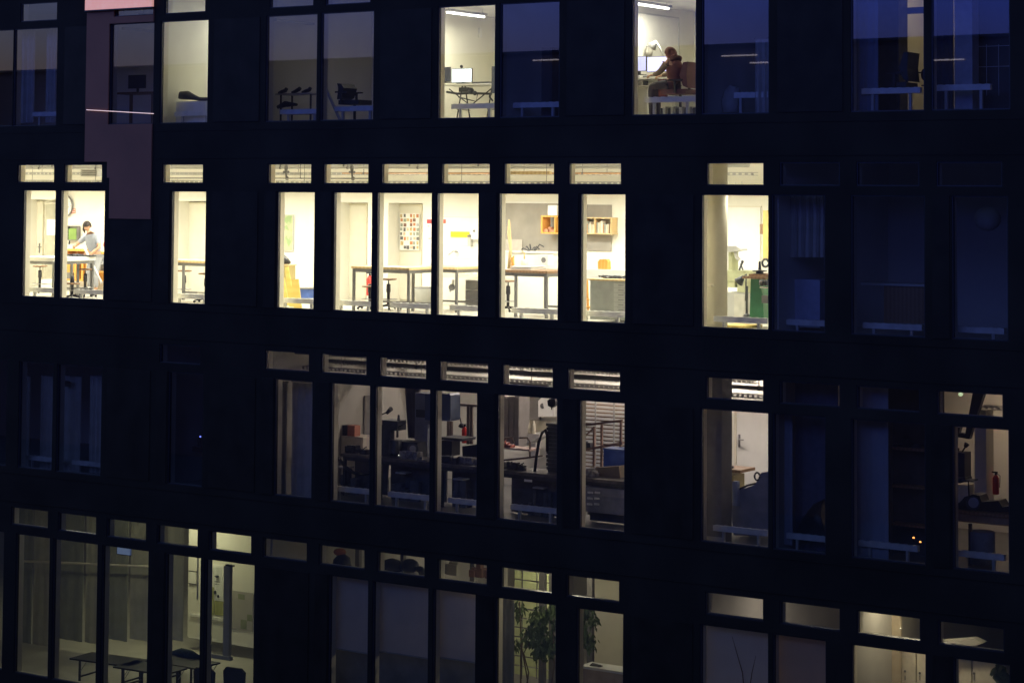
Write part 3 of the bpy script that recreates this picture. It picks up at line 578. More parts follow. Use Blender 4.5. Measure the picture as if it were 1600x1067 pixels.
for k, (a, hh, lb) in enumerate(((728.5, 16, 'tall white bottle, left of three beside the sink'), (735, 18, 'tall white bottle, middle of three beside the sink'), (742, 17, 'white bottle, right of three beside the sink'))):
    q = P(a, 428, 4.2); h = P(a, 428 - hh, 4.2).z - q.z
    thing('bottle', lb, 'bottle', [('bottle_body', MB().lathe(q, [(0, .05), (.01, .056), (h * .6, .055), (h * .78, .03)], 12), WHITE), ('cap', MB().lathe(q + Vector((0, 0, h * .781)), [(0, .024), (h * .12, .022)], 8), PAPER)], None, True)
# window 9
pbd = MB().pb(786, 318, 876, 392, D - 0.03, 0.02)
thing('grey_pinboard', 'wide grey wall board behind the orange box shelf', 'board', [('board', pbd, mat('grey_board_felt', (0.30, 0.28, 0.25), 0.9, 0, 0.15, 2)), ('board_frame', MB().pb(784, 392.2, 878, 395.4, D - 0.05, 0.04).pb(784, 315.5, 878, 317.8, D - 0.05, 0.04), WHITE)])
bs = MB(); Y = 4.55
for q in ((845, 337, 874, 339.4), (845, 363, 874, 365.4), (845, 339.4, 847.4, 363), (866, 339.4, 868, 363)): bs.pb(*q, Y, 0.32)
thing('orange_box_shelf', 'open orange wooden box shelf fixed to the grey board', 'shelf', [('box_frame', bs, WOODO)])
thing('shelf_clutter', 'small reddish things piled in the orange box shelf', 'clutter', [('pile', MB().pb(848.5, 358, 856, 362.8, Y + .05, .15).pb(856.5, 355, 861, 362.8, Y + .1, .1).pb(861.5, 359, 865.5, 362.8, Y + .04, .1), mat('reddish_clutter', (.5, .26, .16), .7, 0, .4, 20))])
thing('white_carton', 'white carton standing on the orange box shelf', 'box', [('carton', MB().pb(856, 321, 870, 336.6, Y + .02, .25), PAPER)])
_, a0, a1, z9 = table(803.5, 854.5, 1.75, 1.15, 2, 'grey framed bench with a brown top below the grey board', yref=440, top=WOODD)
thing('bench_extension', 'brown bench leaf running on to the left jamb', 'board', [('leaf', MB().box(P(783, 424, 1.9).x, a0 - .03, 1.75, 2.9, z9 - .05, z9), WOODD), ('bracket', MB().box(P(783, 424, 1.9).x, a0 - .03, 1.77, 1.80, z9 - .12, z9 - .05), STEEL)])
def hx(px, Y=2.4): return P(px, 420, Y).x
sw = MB(); sx = hx(797)
sw.tube([(sx - .02, 2.4, z9), (sx + .01, 2.4, z9 + .4), (sx - .03, 2.4, z9 + .75), (sx - .035, 2.4, z9 + 1.02)], [.045, .032, .04, .018], 10)
thing('carved_stick', 'tall pale carved wooden form standing on the brown bench', 'carving', [('carved_form', sw, WOOD)], None, True)
thing('wooden_figure', 'small orange jointed wooden figure beside the tall carved form', 'figure', [('figure_body', MB().tube([(hx(805), 2.3, z9), (hx(806), 2.3, z9 + .12), (hx(805), 2.3, z9 + .22), (hx(807), 2.3, z9 + .27)], [.05, .03, .04, .015], 8), WOODO)], None, True)
thing('spray_bottle', 'cream bottle with slanting neck between figure and paper stack', 'bottle', [('bottle_body', MB().lathe((hx(815), 2.5, z9), [(0, .07), (.16, .07), (.2, .03)], 12), CREAM), ('nozzle', MB().tube([(hx(815), 2.5, z9 + .2), (hx(815), 2.5, z9 + .33), (hx(811), 2.5, z9 + .36)], .018, 8), WOOD)], None, True)
pp = MB()
for k in range(6): pp.box(hx(811) + random.uniform(0, .06), hx(842) + random.uniform(0, .08), 2.0 + random.uniform(0, .05), 2.6, z9 + .002 + k * .012, z9 + .012 + k * .012)
thing('paper_stack', 'stack of large grey white sheets on the brown bench', 'papers', [('sheets', pp, PAPER)])
thing('white_device', 'pale box with a round window at the right of the brown bench', 'device', [('casing', MB().box(hx(840, 2.7), hx(858, 2.7), 2.65, 2.85, z9 + .08, z9 + .30), WHITE), ('round_window', MB().tube([(hx(849, 2.64), 2.65, z9 + .19), (hx(849, 2.64), 2.638, z9 + .19)], .055, 14), STEEL)])
tw = MB()
for k in range(6): tw.tube([P(826 + k * 2, 392, 4.6), P(818 + k * 5, 388 - (k % 3) * 3, 4.6), P(815 + k * 7, 390 - (k % 2) * 4, 4.62)], .014, 5)
thing('cord_tangle', 'dark tangled cords on the ledge of the grey board', 'cords', [('cord_tangle', tw, DARKM)])
thing('pale_sheet', 'pale sheet propped against the left of the grey board', 'sheet', [('sheet', MB().pb(790, 374, 816, 391.8, D - .05, .01), mat('faded_grey_card', (.45, .42, .38), .8))])
stool(794, 3.4, 2, 'swivel stool left of the bench legs below the grey board')
# window 10
thing('grey_board', 'grey board with a shelf of pale books in the tenth bay', 'board', [('back_panel', MB().pb(898, 320, 955, 392, D - .03, .02), mat('grey_board_felt', (0.3, 0.28, 0.25)))])
shb = MB().pb(900, 340, 955, 341.6, 4.7, .28).pb(900, 364.5, 955, 366, 4.7, .28)
for a in (909.5, 928, 953.6): shb.pb(a, 341.6, a + 1.3, 364.5, 4.72, .25)
thing('book_shelf', 'thin wooden wall shelf of books on the narrower grey board', 'shelf', [('shelf_boards', shb, WOOD)])
for k in range(17):
    a = 911.5 + k * 2.4 + (1.5 if k > 6 else 0); hh = random.uniform(13, 20)
    if a > 950: break
    thing('book', 'thin upright book in the row on the wooden wall shelf', 'book', [('book_cover', MB().pb(a, 364.3 - hh, a + 2.0, 364.3, 4.76, .16), mat('book_tone_%d' % (k % 5), [(.6, .5, .36), (.72, .7, .6), (.42, .22, .1), (.3, .34, .3), (.66, .6, .5)][k % 5], .7))], 'books on the wooden wall shelf')
Y = 1.3; ch = MB().pb(922, 439, 984, 500, Y, 1.0)
dr = MB()
for k in range(7): dr.pb(959, 443 + k * 7.6, 982, 449.4 + k * 7.6, Y - .018, .016)
hn = MB()
for k in range(7): hn.pb(966, 445.4 + k * 7.6, 974, 446.6 + k * 7.6, Y - .03, .011)
thing('plan_chest', 'grey metal plan chest with shallow drawers at the right of the workshop', 'cabinet', [('carcass', ch, mat('plan_chest_grey', (.34, .36, .33), .45, 0.1)), ('drawers', dr, STEELL, [('handles', hn, STEEL)])])
zc_ = P(950, 439, Y).z
thing('wooden_slab', 'thin pale wooden top lying on the plan chest', 'board', [('slab', MB().box(P(918, 438, Y).x, P(984, 438, Y).x, Y - .04, Y + 1.02, zc_ + .002, zc_ + .035), WOOD)])
thing('long_low_block', 'long white low panel standing behind the plan chest', 'panel', [('panel', MB().pb(908, 421.5, 984, 438, 2.55, .3), WHITE)])
cbl = MB(); q0 = Vector((P(934, 434, Y + .3).x, Y + .3, zc_ + .05))
for k in range(7): cbl.tube([q0 + Vector((random.uniform(-.02, .25) + t * .14, random.uniform(-.1, .1), .01 + .03 * math.sin(t * 1.7 + k))) for t in range(6)], .013, 5)
thing('cable_coil', 'tangle of dark cables on top of the plan chest', 'cables', [('cables', cbl, DARKM)])
thing('orange_plaque', 'small orange wooden block standing on the white panel', 'block', [('block', MB().pprism(((934, 421), (934, 409), (937, 405.5), (947, 405), (949.5, 409), (950, 421)), 2.7, .12), WOODO)])
es = MB().tube([P(910, 421, 3.3), P(913, 485, 3.3)], .03, 6).tube([P(917, 428, 3.4), P(919, 485, 3.4)], .025, 6).tube([P(908, 468, 3.3), P(921, 468, 3.35)], .02, 6).tube([P(906, 480, 3.28), P(922, 480, 3.28)], .025, 6)
thing('wooden_easel', 'orange wooden easel legs left of the plan chest', 'easel', [('legs', es, WOODO)])
for n, lb in ((0, 'low heater below the far left cream door of the bright workshop'), (1, 'low heater in front of the cleaning person'), (3, 'low heater in front of the single lit door between dark panels'), (5, 'low heater before the leaning plywood boards'), (6, 'low heater under the second door of the workshop'), (7, 'low heater in front of the photo collage bench'), (8, 'low heater in front of the grey sink cabinet'), (9, 'low heater before the grey framed bench with papers'), (10, 'low heater before the plan chest'), (12, 'low heater beside the round column and lathe'), (13, 'bluish heater in the bay right of the green lathe'), (14, 'bluish heater under the dark cabinet of the second storey'), (15, 'bluish heater in the rightmost bay of the second storey')):
    convector((n + .31) * M, 2, lb, top=0.27)
# cable trays and pipes seen through the upper panes
def tray(y, z, x0, x1, label, group, wid=0.2, step=0.14):
    m = MB()
    for yy in (y, y + wid - .012):
        m.box(x0, x1, yy, yy + .012, z, z + .012).box(x0, x1, yy, yy + .012, z + .052, z + .066); x = x0
        while x < x1 - .1: m.box(x, x + step * .42, yy, yy + .012, z + .012, z + .052); x += step
    x = x0 + .03
    while x < x1 - .06: m.box(x, x + .05, y + .012, y + wid - .012, z, z + .012); x += step
    hg = MB(); x = x0 + 1
    while x < x1: hg.tube([(x, y + wid / 2, z + .012), (x, y + wid / 2, z + .55)], .006, 5); x += 2.1
    return thing('cable_tray', label, 'cable tray', [('rails', m, CHROME), ('hangers', hg, STEEL)], group)
def pipe(y, z, x0, x1, r, m, label, group=None, br=1.9):
    p = MB().tube([(x0, y, z), (x1, y, z)], r, 10); b = MB(); x = x0 + .6
    while x < x1: b.tube([(x, y, z + r), (x, y, min(z + .6, 0.48 if z > -2 else -3.42))], .008, 5).tube([(x - .02, y, z), (x + .02, y, z)], r * 1.3, 10); x += br
    return thing('ceiling_pipe', label, 'pipe', [('pipe', p, m), ('clamps', b, STEEL)], group, True)
tray(1.6, -0.415, -6.5, 16.9, 'wire cable tray running low behind the upper panes of the bright workshop', None)
tray(3.9, -0.20, -6.5, 16.9, 'second cable tray near the back wall of the bright workshop', None, 0.25)
pipe(2.2, -0.06, -6.0, 16.5, .025, STEELL, 'thin grey pipe highest under the bright workshop ceiling')
pipe(2.9, -0.17, 7.2, 15.5, .018, mat('copper_pipe', (.55, .32, .16), .35, .6), 'copper pipe behind the middle upper panes')
pipe(4.5, 0.02, -6.0, 16.5, .05, STEELL, 'thick grey pipe along the back wall under the ceiling')
pipe(1.2, -0.30, 3.0, 9.5, .012, STEEL, 'thin dark conduit with hanging valves')
for (a, b, lb) in ((447, 262, 'grey pipe valve hanging behind the fifth upper pane'), (550, 262, 'grey pipe valve hanging behind the sixth upper pane')):
    q = P(a, b, 2.0); v_ = MB().tube([q + Vector((0, 0, .06)), q, q + Vector((0, 0, -.10)), q + Vector((.01, 0, -.22))], [.03, .045, .03, .02], 8); v_.tube([q + Vector((-.07, 0, -.1)), q + Vector((.07, 0, -.1))], .03, 8).ball(q + Vector((.03, 0, -.24)), .045)
    thing('pipe_valve', lb, 'valve', [('valve_body', v_, STEEL)], None, True)
thing('duct_box', 'grey metal grille box behind the second upper pane', 'duct', [('duct', MB().pb(126, 265, 152, 276, 2.6, .4), STEELL), ('grille', MB().pb(128, 267, 150, 268, 2.585, .013).pb(128, 270, 150, 271, 2.585, .013).pb(128, 273, 150, 274, 2.585, .013), STEEL)])
thing('wooden_batten', 'slim wooden batten hanging behind the ninth upper pane', 'batten', [('batten', MB().pb(790, 268, 858, 273, 2.4, .1), WOOD)])
# ------------------------------------------------------------------ window 12: machine room
q = P(1116, 400, 0.95); cx_ = q.x
thing('round_column', 'round pale concrete column left of the grey green milling machine', 'column', [('shaft', MB().cyl((cx_, 1.05, F2), .20, 3.58, 36), mat('column_concrete', (.50, .47, .38), .8, 0, .06, 3))], None, True)
mm_ = MB(); Y = 3.0
mm_.pb(1129, 423, 1166, 440, Y, .5); mm_.pb(1131, 440, 1148, 449, Y + .02, .4); mm_.pb(1138, 392, 1144, 424, Y + .15, .25); mm_.pb(1152, 440, 1163, 457, Y + .02, .4)
mh = MB().pprism(((1136, 385.5), (1150, 384.5), (1156, 389), (1157, 392), (1140, 394), (1136, 393)), Y, .3); mh.tube([P(1149, 393, Y + .1), P(1151, 402, Y + .1), P(1155, 406, Y + .1)], .035, 8)
thing('milling_machine', 'pale grey green milling machine with overhanging head beside the column', 'machine', [('machine_bed', mm_, PGREEN), ('machine_head', mh, STEELL), ('motor', MB().pb(1129, 385, 1136, 393, Y + .02, .2), STEEL), ('levers', MB().tube([P(1155, 422, Y - .05), P(1160, 410, Y - .05)], .02).tube([P(1161, 422, Y - .05), P(1157, 412, Y - .05)], .016).ball(P(1160, 409, Y - .05), .03), DARKM)])
thing('machine_cabinet', 'grey cabinet carrying the milling machine', 'cabinet', [('carcass', MB().pb(1130, 457.5, 1165, 503, Y - .02, .55), STEELL), ('cabinet_door', MB().pb(1147, 460, 1163, 500, Y - .04, .018), mat('pale_cabinet_door', (.55, .54, .48), .5))])
thing('lathe_lamp', 'dark cone lamp head between the two machines', 'lamp', [('shade', MB().tube([P(1154, 441, 2.2), P(1162, 432, 2.2)], [.10, .03], 12), DARKM), ('arm', MB().tube([P(1162, 432, 2.2), P(1166, 428, 2.2), P(1165, 470, 2.25)], .014), DARKM)], None, True)
lt = MB().pprism(((1173, 436), (1186, 436), (1192, 462), (1194, 505), (1171, 505)), 1.7, .55)
ltt = MB().pb(1160, 432, 1196, 435.8, 1.6, .8).pb(1170, 428.5, 1203, 431.8, 1.65, .7); lts = MB().lathe(P(1187, 430, 1.8), [(0, .12), (.03, .12), (.04, .07), (.06, .07), (.07, .14), (.09, .14), (.10, .03), (.26, .02)], 16)
thing('green_lathe', 'dark green machine pedestal with a brown tray top', 'machine', [('pedestal', lt, DGREEN), ('tray', ltt, WOODD), ('spindle', lts, DARKM)])
hd = MB().pb(1186, 438, 1206, 446, 1.5, .3).pb(1190, 462, 1206, 474, 1.5, .3)
rm = MB().tube([P(1196 + 5 * math.cos(a * .5), 411 + 6 * math.sin(a * .5), 2.2) for a in range(13)], .022, 8)
thing('lathe_carriage', 'dark blocks with a round hand wheel right of the green pedestal', 'machine', [('blocks', hd, STEEL), ('hand_wheel', rm, DARKM), ('knob', MB().ball(P(1191, 442, 1.45), .06), BLACK), ('tray_bar', MB().pb(1187, 448.5, 1206, 450.5, 1.45, .3), CREAM)])
wc = MB().pb(1165, 447, 1167.5, 492, 2.0, .04).ball(P(1167, 497, 2.0), .09)
thing('floor_crank', 'dark crank rod with a round foot left of the green pedestal', 'crank', [('rod', wc, DARKM)])
thing('yellow_wall_cabinet', 'tall yellow cabinet door high on the right of the machine room', 'cabinet', [('cabinet_door', MB().pb(1192, 329, 1213, 405, 4.6, .3), mat('yellow_cabinet', (.60, .43, .14), .5)), ('side', MB().pb(1187, 350, 1191.6, 366, 4.6, .3), WOODD)])
thing('wall_panel', 'large white flat panel on the back wall behind the machines', 'panel', [('panel', MB().pb(1132, 324, 1188, 500, D - .03, .02), WHITE), ('panel_edge', MB().pb(1131, 322, 1189, 323.7, D - .04, .03).pb(1130, 322, 1131.7, 500, D - .04, .03), CREAM)])
thing('wooden_rod', 'pale wooden rod leaning at the foot of the round column', 'rod', [('rod', MB().tube([P(1128, 450, 2.5), P(1135, 492, 2.3)], .02, 6), WOOD)])
thing('floor_plank', 'pale wooden plank on the floor under the milling machine', 'plank', [('plank', MB().box(P(1126, 504, 1.5).x, P(1168, 504, 1.5).x, 1.4, 2.1, F2 + .004, F2 + .05), PLY)])
thing('column_shelf', 'thin pale shelf fixed to the left side of the round column', 'shelf', [('shelf_board', MB().pb(1094, 444.5, 1111, 447.5, .6, .12), CREAM)])
# dim bays right of the lathe
for k in range(7):
    a = 1212 + k * 11.5; cu = MB(); cu.prism([P(a + t * 2.6, 296, .7 + .04 * math.sin(t * 2.2)) for t in range(5)] + [P(a + t * 2.6, 402, .7 + .04 * math.sin(t * 2.2)) for t in range(4, -1, -1)], .01)
    thing('curtain_strip', 'hanging grey strip curtain above the pale box, one of a row', 'curtain', [('strip', cu, CURT)], 'strip curtains right of the green lathe')
thing('pale_storage_box', 'tall pale blue box standing behind the heater right of the lathe', 'box', [('box_body', MB().pb(1240, 437, 1281, 512, .9, .5), mat('pale_blue_board', (.45, .48, .62), .6))])
thing('reddish_cabinet', 'low reddish brown cabinet in the dark second storey bay', 'cabinet', [('carcass', MB().pb(1381, 447, 1446, 505, 1.0, .5), WOODD), ('cabinet_top', MB().pb(1345, 443, 1447, 446.8, .95, .6), STEELL)])
thing('pale_globe', 'pale crumpled lampshade high in the rightmost dark bay', 'lampshade', [('shade', MB().ball(P(1543, 342, 1.5), .24, 12, 0, (1, 1, .9)), CURT)], None, True)
# ------------------------------------------------------------------ STOREY 1
def cloth_panel(px0, px1, y0, y1, Y, m, label, name='curtain', cat='curtain', amp=.035, waves=3, group=None):
    n = waves * 6; t_ = [i / n for i in range(n + 1)]; mb = MB(); A = P(px0, (y0 + y1) / 2, Y); Bq = P(px1, (y0 + y1) / 2, Y); zt_ = P((px0 + px1) / 2, y0, Y).z; zb_ = P((px0 + px1) / 2, y1, Y).z
    vs = []
    for dy in (0, .006):
        for z in (zb_, zt_): vs += [(A.x + (Bq.x - A.x) * t, Y + dy + amp * math.sin(t * waves * 2 * math.pi) * (1 if z == zb_ else .7), z) for t in t_]
    k = n + 1; fs = []
    for i in range(n): fs += [(i, i + 1, k + i + 1, k + i), (2 * k + i, 3 * k + i, 3 * k + i + 1, 2 * k + i + 1), (i, 2 * k + i, 2 * k + i + 1, i + 1), (k + i, k + i + 1, 3 * k + i + 1, 3 * k + i)]
    fs += [(0, k, 3 * k, 2 * k), (n, 2 * k + n, 3 * k + n, k + n)]
    mb.add(vs, fs); rod = MB().tube([(A.x - .03, Y, zt_ + .02), (Bq.x + .03, Y, zt_ + .02)], .012, 8)
    return thing(name, label, cat, [('cloth', mb, m), ('rail', rod, STEEL)], group)
def monitor(px0, py0, px1, py1, Y, label, scr, yaw=0.0, stand=0.12, edge=True):
    a, b = P(px0, py1, Y), P(px1, py0, Y); bz = MB().box(a.x, b.x, Y, Y + .03, a.z, b.z); e_ = .012
    sc_ = MB().box(a.x + e_, b.x - e_, Y - .003, Y - .0005, a.z + e_, b.z - e_); xm = (a.x + b.x) / 2
    st = MB().box(xm - .03, xm + .03, Y + .03, Y + .05, a.z - stand, a.z + .1).box(xm - .11, xm + .11, Y - .05, Y + .13, a.z - stand - .0, a.z - stand + .012)
    return thing('monitor', label, 'monitor', [('bezel', bz, BLACK), ('screen', sc_, scr), ('stand', st, BLACK)])
def office_chair(px, py_top, py_seat, Y, row, label, m, wid=.46, face=1):
    f = LV[row]['F'] if row < 4 else F4; x = P(px, py_seat, Y).x; zs = P(px, py_seat, Y).z; zt_ = P(px, py_top, Y).z
    w2 = wid / 2
    bk = MB().prism([(x + .10 * face, Y, zs + .10), (x + .02 * face, Y, zs + .3), (x + .10 * face, Y, zt_), (x + .20 * face, Y, zt_ + .01), (x + .17 * face, Y, zs + .3), (x + .20 * face, Y, zs + .06)], wid)
    se = MB().box(x - .38 * face, x + .16 * face, Y, Y + wid, zs - .05, zs + .045)
    ar = MB()
    for yy in (Y - .05, Y + wid + .01): ar.box(x - .22, x + .10, yy, yy + .04, zs + .20, zs + .23).box(x - .08, x - .04, yy, yy + .04, zs - .03, zs + .20)
    co = MB().cyl((x - .10 * face, Y + w2, f + .10), .03, zs - .05 - f - .10, 10); bs_ = MB()
    for k in range(5):
        a = k * 1.2566 + .3; bs_.tube([(x - .10 * face, Y + w2, f + .10), (x - .10 * face + .29 * math.cos(a), Y + w2 + .29 * math.sin(a), f + .05)], [.03, .018], 6).ball((x - .10 * face + .29 * math.cos(a), Y + w2 + .29 * math.sin(a), f + .03), .03, 8)
    return thing('office_chair', label, 'chair', [('backrest', bk, m), ('seat', se, m), ('armrests', ar, BLACK), ('column', co, BLACK), ('base', bs_, BLACK)], None)
# greenish lit room
thing('white_cabinet', 'low white cabinet carrying the black bundle in the greenish lit room', 'cabinet', [('carcass', MB().pb(275, 158.5, 330, 196, .62, .35), WALLW), ('cabinet_door', MB().pb(302, 160, 321, 192, .60, .018), WHITE)])
q = P(301, 152, .74)
bn = MB().tube([q + Vector(v_) for v_ in ((-.40, 0, -.02), (-.33, 0, .04), (-.15, 0, .04), (.05, 0, -.01), (.2, 0, -.05), (.5, 0, -.06))], [.03, .095, .10, .06, .045, .05], 12)
thing('cloth_bundle', 'black cloth bundle lying on the low white cabinet', 'bundle', [('bundle', bn, BLACK)], None, True)
convector((3 + .31) * M, 1, 'low heater in front of the cabinet with the black bundle', top=.36)
# dim shoe shelf room
thing('unlit_tube_fixture', 'unlit tube fixture above the shelf of dark shoes', 'lamp', [('housing', MB().box(P(427, 30, 1.2).x, P(427, 30, 1.2).x + .10, 1.2, 2.5, 3.12, 3.17), STEELL)])
x0_, x1_ = P(430, 146, 1.3).x, P(486, 146, 1.3).x; zs_ = P(460, 146, 1.3).z
shf = MB().box(x0_, x1_, 1.3, 1.75, zs_ - .03, zs_); lgm = MB()
for xx in (x0_ + .12, x1_ - .05): lgm.box(xx, xx + .03, 1.32, 1.35, F1, zs_ - .03).box(xx, xx + .03, 1.70, 1.73, F1, zs_ - .03)
thing('shoe_shelf', 'narrow side table carrying dark shoes in the dim brown room', 'shelf', [('shelf_board', shf, STEELL), ('frame', lgm, DARKM), ('lower_board', MB().box(x0_ + .15, x1_ - .05, 1.36, 1.7, F1 + .30, F1 + .33), DARKM)])
for k, (a, lb) in enumerate(((437, 'dark shoe at the left end of the narrow side table'), (458, 'tallest dark shoe, middle of the narrow side table'), (474, 'dark shoe at the right end of the narrow side table'))):
    x = P(a, 146, 1.5).x
    thing('shoe', lb, 'shoe', [('upper', MB().tube([(x - .04, 1.5, zs_ + .03), (x + .06, 1.5, zs_ + .05), (x + .16, 1.5, zs_ + .07 + .02 * (k == 1)), (x + .20, 1.5, zs_ + .12)], [.02, .038, .045, .04], 8), BLACK), ('sole', MB().box(x - .06, x + .22, 1.45, 1.55, zs_ + .001, zs_ + .012), DARKM)], 'shoes on the narrow side table', True)
thing('dark_bag', 'slumped dark bag low behind the blue heater in the dim brown room', 'bag', [('bag_body', MB().tube([P(434, 168, 1.4), P(446, 163, 1.4), P(464, 164, 1.4)], [.04, .07, .03], 8), BLACK)], None, True)
convector((5 + .33) * M, 1, 'bluish heater below the shelf of dark shoes', top=.36)
thing('leaning_bar', 'pale bar leaning across the left of the dark bay with a chair', 'bar', [('bar', MB().tube([P(504, 127, .7), P(532, 189, .5)], .035, 8), STEELL)])
office_chair(538, 131, 160, 1.0, 1, 'dark office chair silhouette in the bay right of the shoe shelf', BLACK, face=-1)
convector((6 + .31) * M, 1, 'bluish heater before the dark chair silhouette', top=.40)
# white monitor office
zt_ = P(730, 131, 1.6).z; xa, xb = P(688, 131, 1.6).x, P(772, 131, 1.6).x
dk = MB().box(xa, xb, 1.6, 2.3, zt_ - .03, zt_); tr = MB()
for xx in (xa + .35, xb - .25):
    for s_ in (-1, 1): tr.tube([(xx, 1.95 + s_ * .28, F1), (xx, 1.95 + s_ * .05, zt_ - .03)], .014, 6)
    tr.tube([(xx, 1.72, F1 + .35), (xx, 2.18, F1 + .35)], .01, 6)
tr.tube([(xa + .2, 1.64, zt_ - .10), (xa + .75, 1.64, F1 + .42)], .013, 6).tube([(xa + .75, 1.64, F1 + .42), (xb - .1, 1.64, zt_ - .12)], .013, 6)
thing('trestle_desk', 'white desk on dark crossed trestles under the bright white monitor', 'desk', [('desktop', dk, WHITE), ('trestles', tr, BLACK)])
monitor(705.5, 107, 737.5, 130, 1.85, 'bright white monitor on the trestle desk', SCREEN, stand=.02)
monitor(684, 105, 703.5, 128.5, 1.8, 'dark monitor left of the bright white one', mat('off_screen', (.03, .035, .06), .25), stand=.02)
thing('webcam', 'small black webcam on top of the bright monitor', 'webcam', [('webcam_body', MB().ball(P(721, 104.5, 1.86), .035, 10).pb(719.5, 105.5, 722.5, 107, 1.86, .02), BLACK)])
thing('keyboard', 'dark keyboard and papers right of the bright monitor', 'keyboard', [('keys', MB().box(P(738, 130, 1.7).x, P(764, 130, 1.7).x, 1.68, 1.85, zt_ + .001, zt_ + .035), DARKM)])
und = MB().pb(717, 137, 730, 144, 1.85, .2).tube([P(698, 144, 1.7), P(715, 147, 1.7), P(735, 146, 1.7), P(768, 147, 1.7)], .025, 8).ball(P(736, 143, 1.7), .07).ball(P(742, 146, 1.68), .05).tube([P(716, 152, 1.7), P(732, 156, 1.7), P(744, 159, 1.7), P(746, 148, 1.7)], .012)
thing('cable_bundle', 'dark cable mess slung under the trestle desk', 'cables', [('cables', und, DARKM)])
thing('slate_panel', 'dark upright panel at the right edge of the bright office', 'panel', [('panel', MB().pb(768, 104, 776, 146, 1.5, .06), mat('slate_panel', (.12, .13, .16), .6)), ('panel_foot', MB().tube([P(766, 146, 1.5), P(765, 152, 1.5), P(770, 158, 1.5)], .02), DARKM)])
thing('wall_strip_switch', 'small pale strip fixed high on the office wall', 'switch', [('switch_plate', MB().box(10.405, 10.43, 3.55, 3.65, PX(759, 60, 10.41).z, PX(759, 45, 10.41).z), WHITE)])
q = Vector((11.0, 1.2, 2.0))
convector((8 + .31) * M, 1, 'white heater below the trestle desk', top=.40)
convector((9 + .31) * M, 1, 'bluish heater in the dark bay right of the bright office', top=.40)
thing('dark_cupboard', 'dark tall cupboard in the bay right of the bright office', 'cupboard', [('carcass', MB().pb(846, 75, 862, 186, .8, .5), DARKM), ('cupboard_front', MB().pb(848, 78, 860, 180, .785, .012), BLACK)])
# seated person office
X_ = 14.95
bd = MB(); p0, p1 = PX(984, 24, X_), PX(1058, 28, X_); zb0 = PX(1040, 96, X_).z
bd.box(X_, X_ + .02, 1.0, p1.y, zb0, PX(1050, 29, X_).z)
thing('wall_board', 'large pale board with a thin frame on the wall behind the desk lamp', 'board', [('board', bd, WHITE), ('board_frame', MB().box(X_, X_ + .035, p1.y, p1.y + .03, zb0, PX(1050, 29, X_).z + .03).box(X_, X_ + .035, 1.0, p1.y, PX(1050, 29, X_).z, PX(1050, 29, X_).z + .03), STEELL)])
Yd = 2.3; zd = P(1010, 122, 2.0).z; xa, xb = 14.95, P(1040, 122, 2.0).x + .3
thing('office_desk', 'pale office desk with a cluttered edge in front of the violet screens', 'desk', [('desktop', MB().box(xa, xb, 1.9, 2.7, zd - .03, zd), WHITE), ('leg', MB().box(xb - .05, xb, 1.95, 2.0, F1, zd - .03), STEELL), ('modesty_panel', MB().box(xa, xb, 2.66, 2.69, F1 + .2, zd - .03), WHITE), ('lower_shelf', MB().box(xa, xb - .1, 1.95, 2.3, zd - .17, zd - .15), WALLG)])
monitor(1010.5, 88, 1043, 113.5, 2.4, 'wide violet screen before the seated person', SCREENV, stand=.07)
monitor(985, 88, 1010, 112.5, 2.38, 'left violet screen cut by the window jamb', mat('violet_screen_dim', (.42, .44, .85), .3, emit=.45), stand=.07)
la = MB().tube([P(1039, 95, 2.6), P(1031, 74, 2.6), P(1025, 66, 2.6)], .016, 8); lh = MB().tube([P(1026, 65, 2.6), P(1022, 69, 2.6), P(1018, 74, 2.6)], [.03, .06, .11], 14)
thing('desk_lamp', 'grey jointed desk lamp reaching over the violet screens', 'lamp', [('arm', la, STEELL), ('shade', lh, STEELL), ('clamp', MB().tube([P(1039, 95, 2.6), P(1039, 100, 2.6)], .025), STEEL)], None, True)
thing('pot_object', 'round beige pot standing behind the left violet screen', 'pot', [('pot', MB().lathe(P(1014, 88, 2.9), [(0, .06), (.1, .09), (.18, .06), (.20, .07)], 14), WALLG)], None, True)
cl = MB().box(xa + .05, xa + .35, 2.0, 2.3, zd - .149, zd - .09).box(xa + .40, xa + .52, 2.0, 2.2, zd - .149, zd - .05).ball((xa + .3, 2.05, zd + .03), .08, 10, 0, (1.3, 1, .5)).tube([(xa + .55, 1.95, zd + .02), (xa + .75, 2.0, zd + .05), (xa + .9, 2.1, zd + .02)], .02)
thing('desk_clutter', 'small dark and pale things on the desk below the violet screens', 'clutter', [('pile', cl, mat('clutter_grey', (.25, .24, .24), .6, 0, .5, 15))])
pdm = MB().pb(1011, 139, 1031, 179, 1.75, .45); pf = MB(); ph_ = MB()
for k in range(5): pf.pb(1012, 140.5 + k * 7.6, 1028, 147 + k * 7.6, 1.735, .014); ph_.pb(1016, 143 + k * 7.6, 1023, 144.4 + k * 7.6, 1.722, .012)
thing('drawer_pedestal', 'white drawer pedestal with dark handles under the desk', 'cabinet', [('carcass', pdm, WHITE), ('drawers', pf, PAPER, [('handles', ph_, DARKM)])])
fb = MB()
for k in range(13): fb.pb(1031 + k * 4.3, 169 - (k * 7 % 3), 1034.4 + k * 4.3, 181, 1.0, .22, k % 3)
thing('folder_row', 'row of dark and grey folders under the white heater of the seated person', 'folders', [('folders', fb, [DARKM, STEELL, STEEL])])
office_chair(1060, 98, 143, 1.15, 1, 'dark maroon office chair carrying the seated person', CHAIRM, .5)
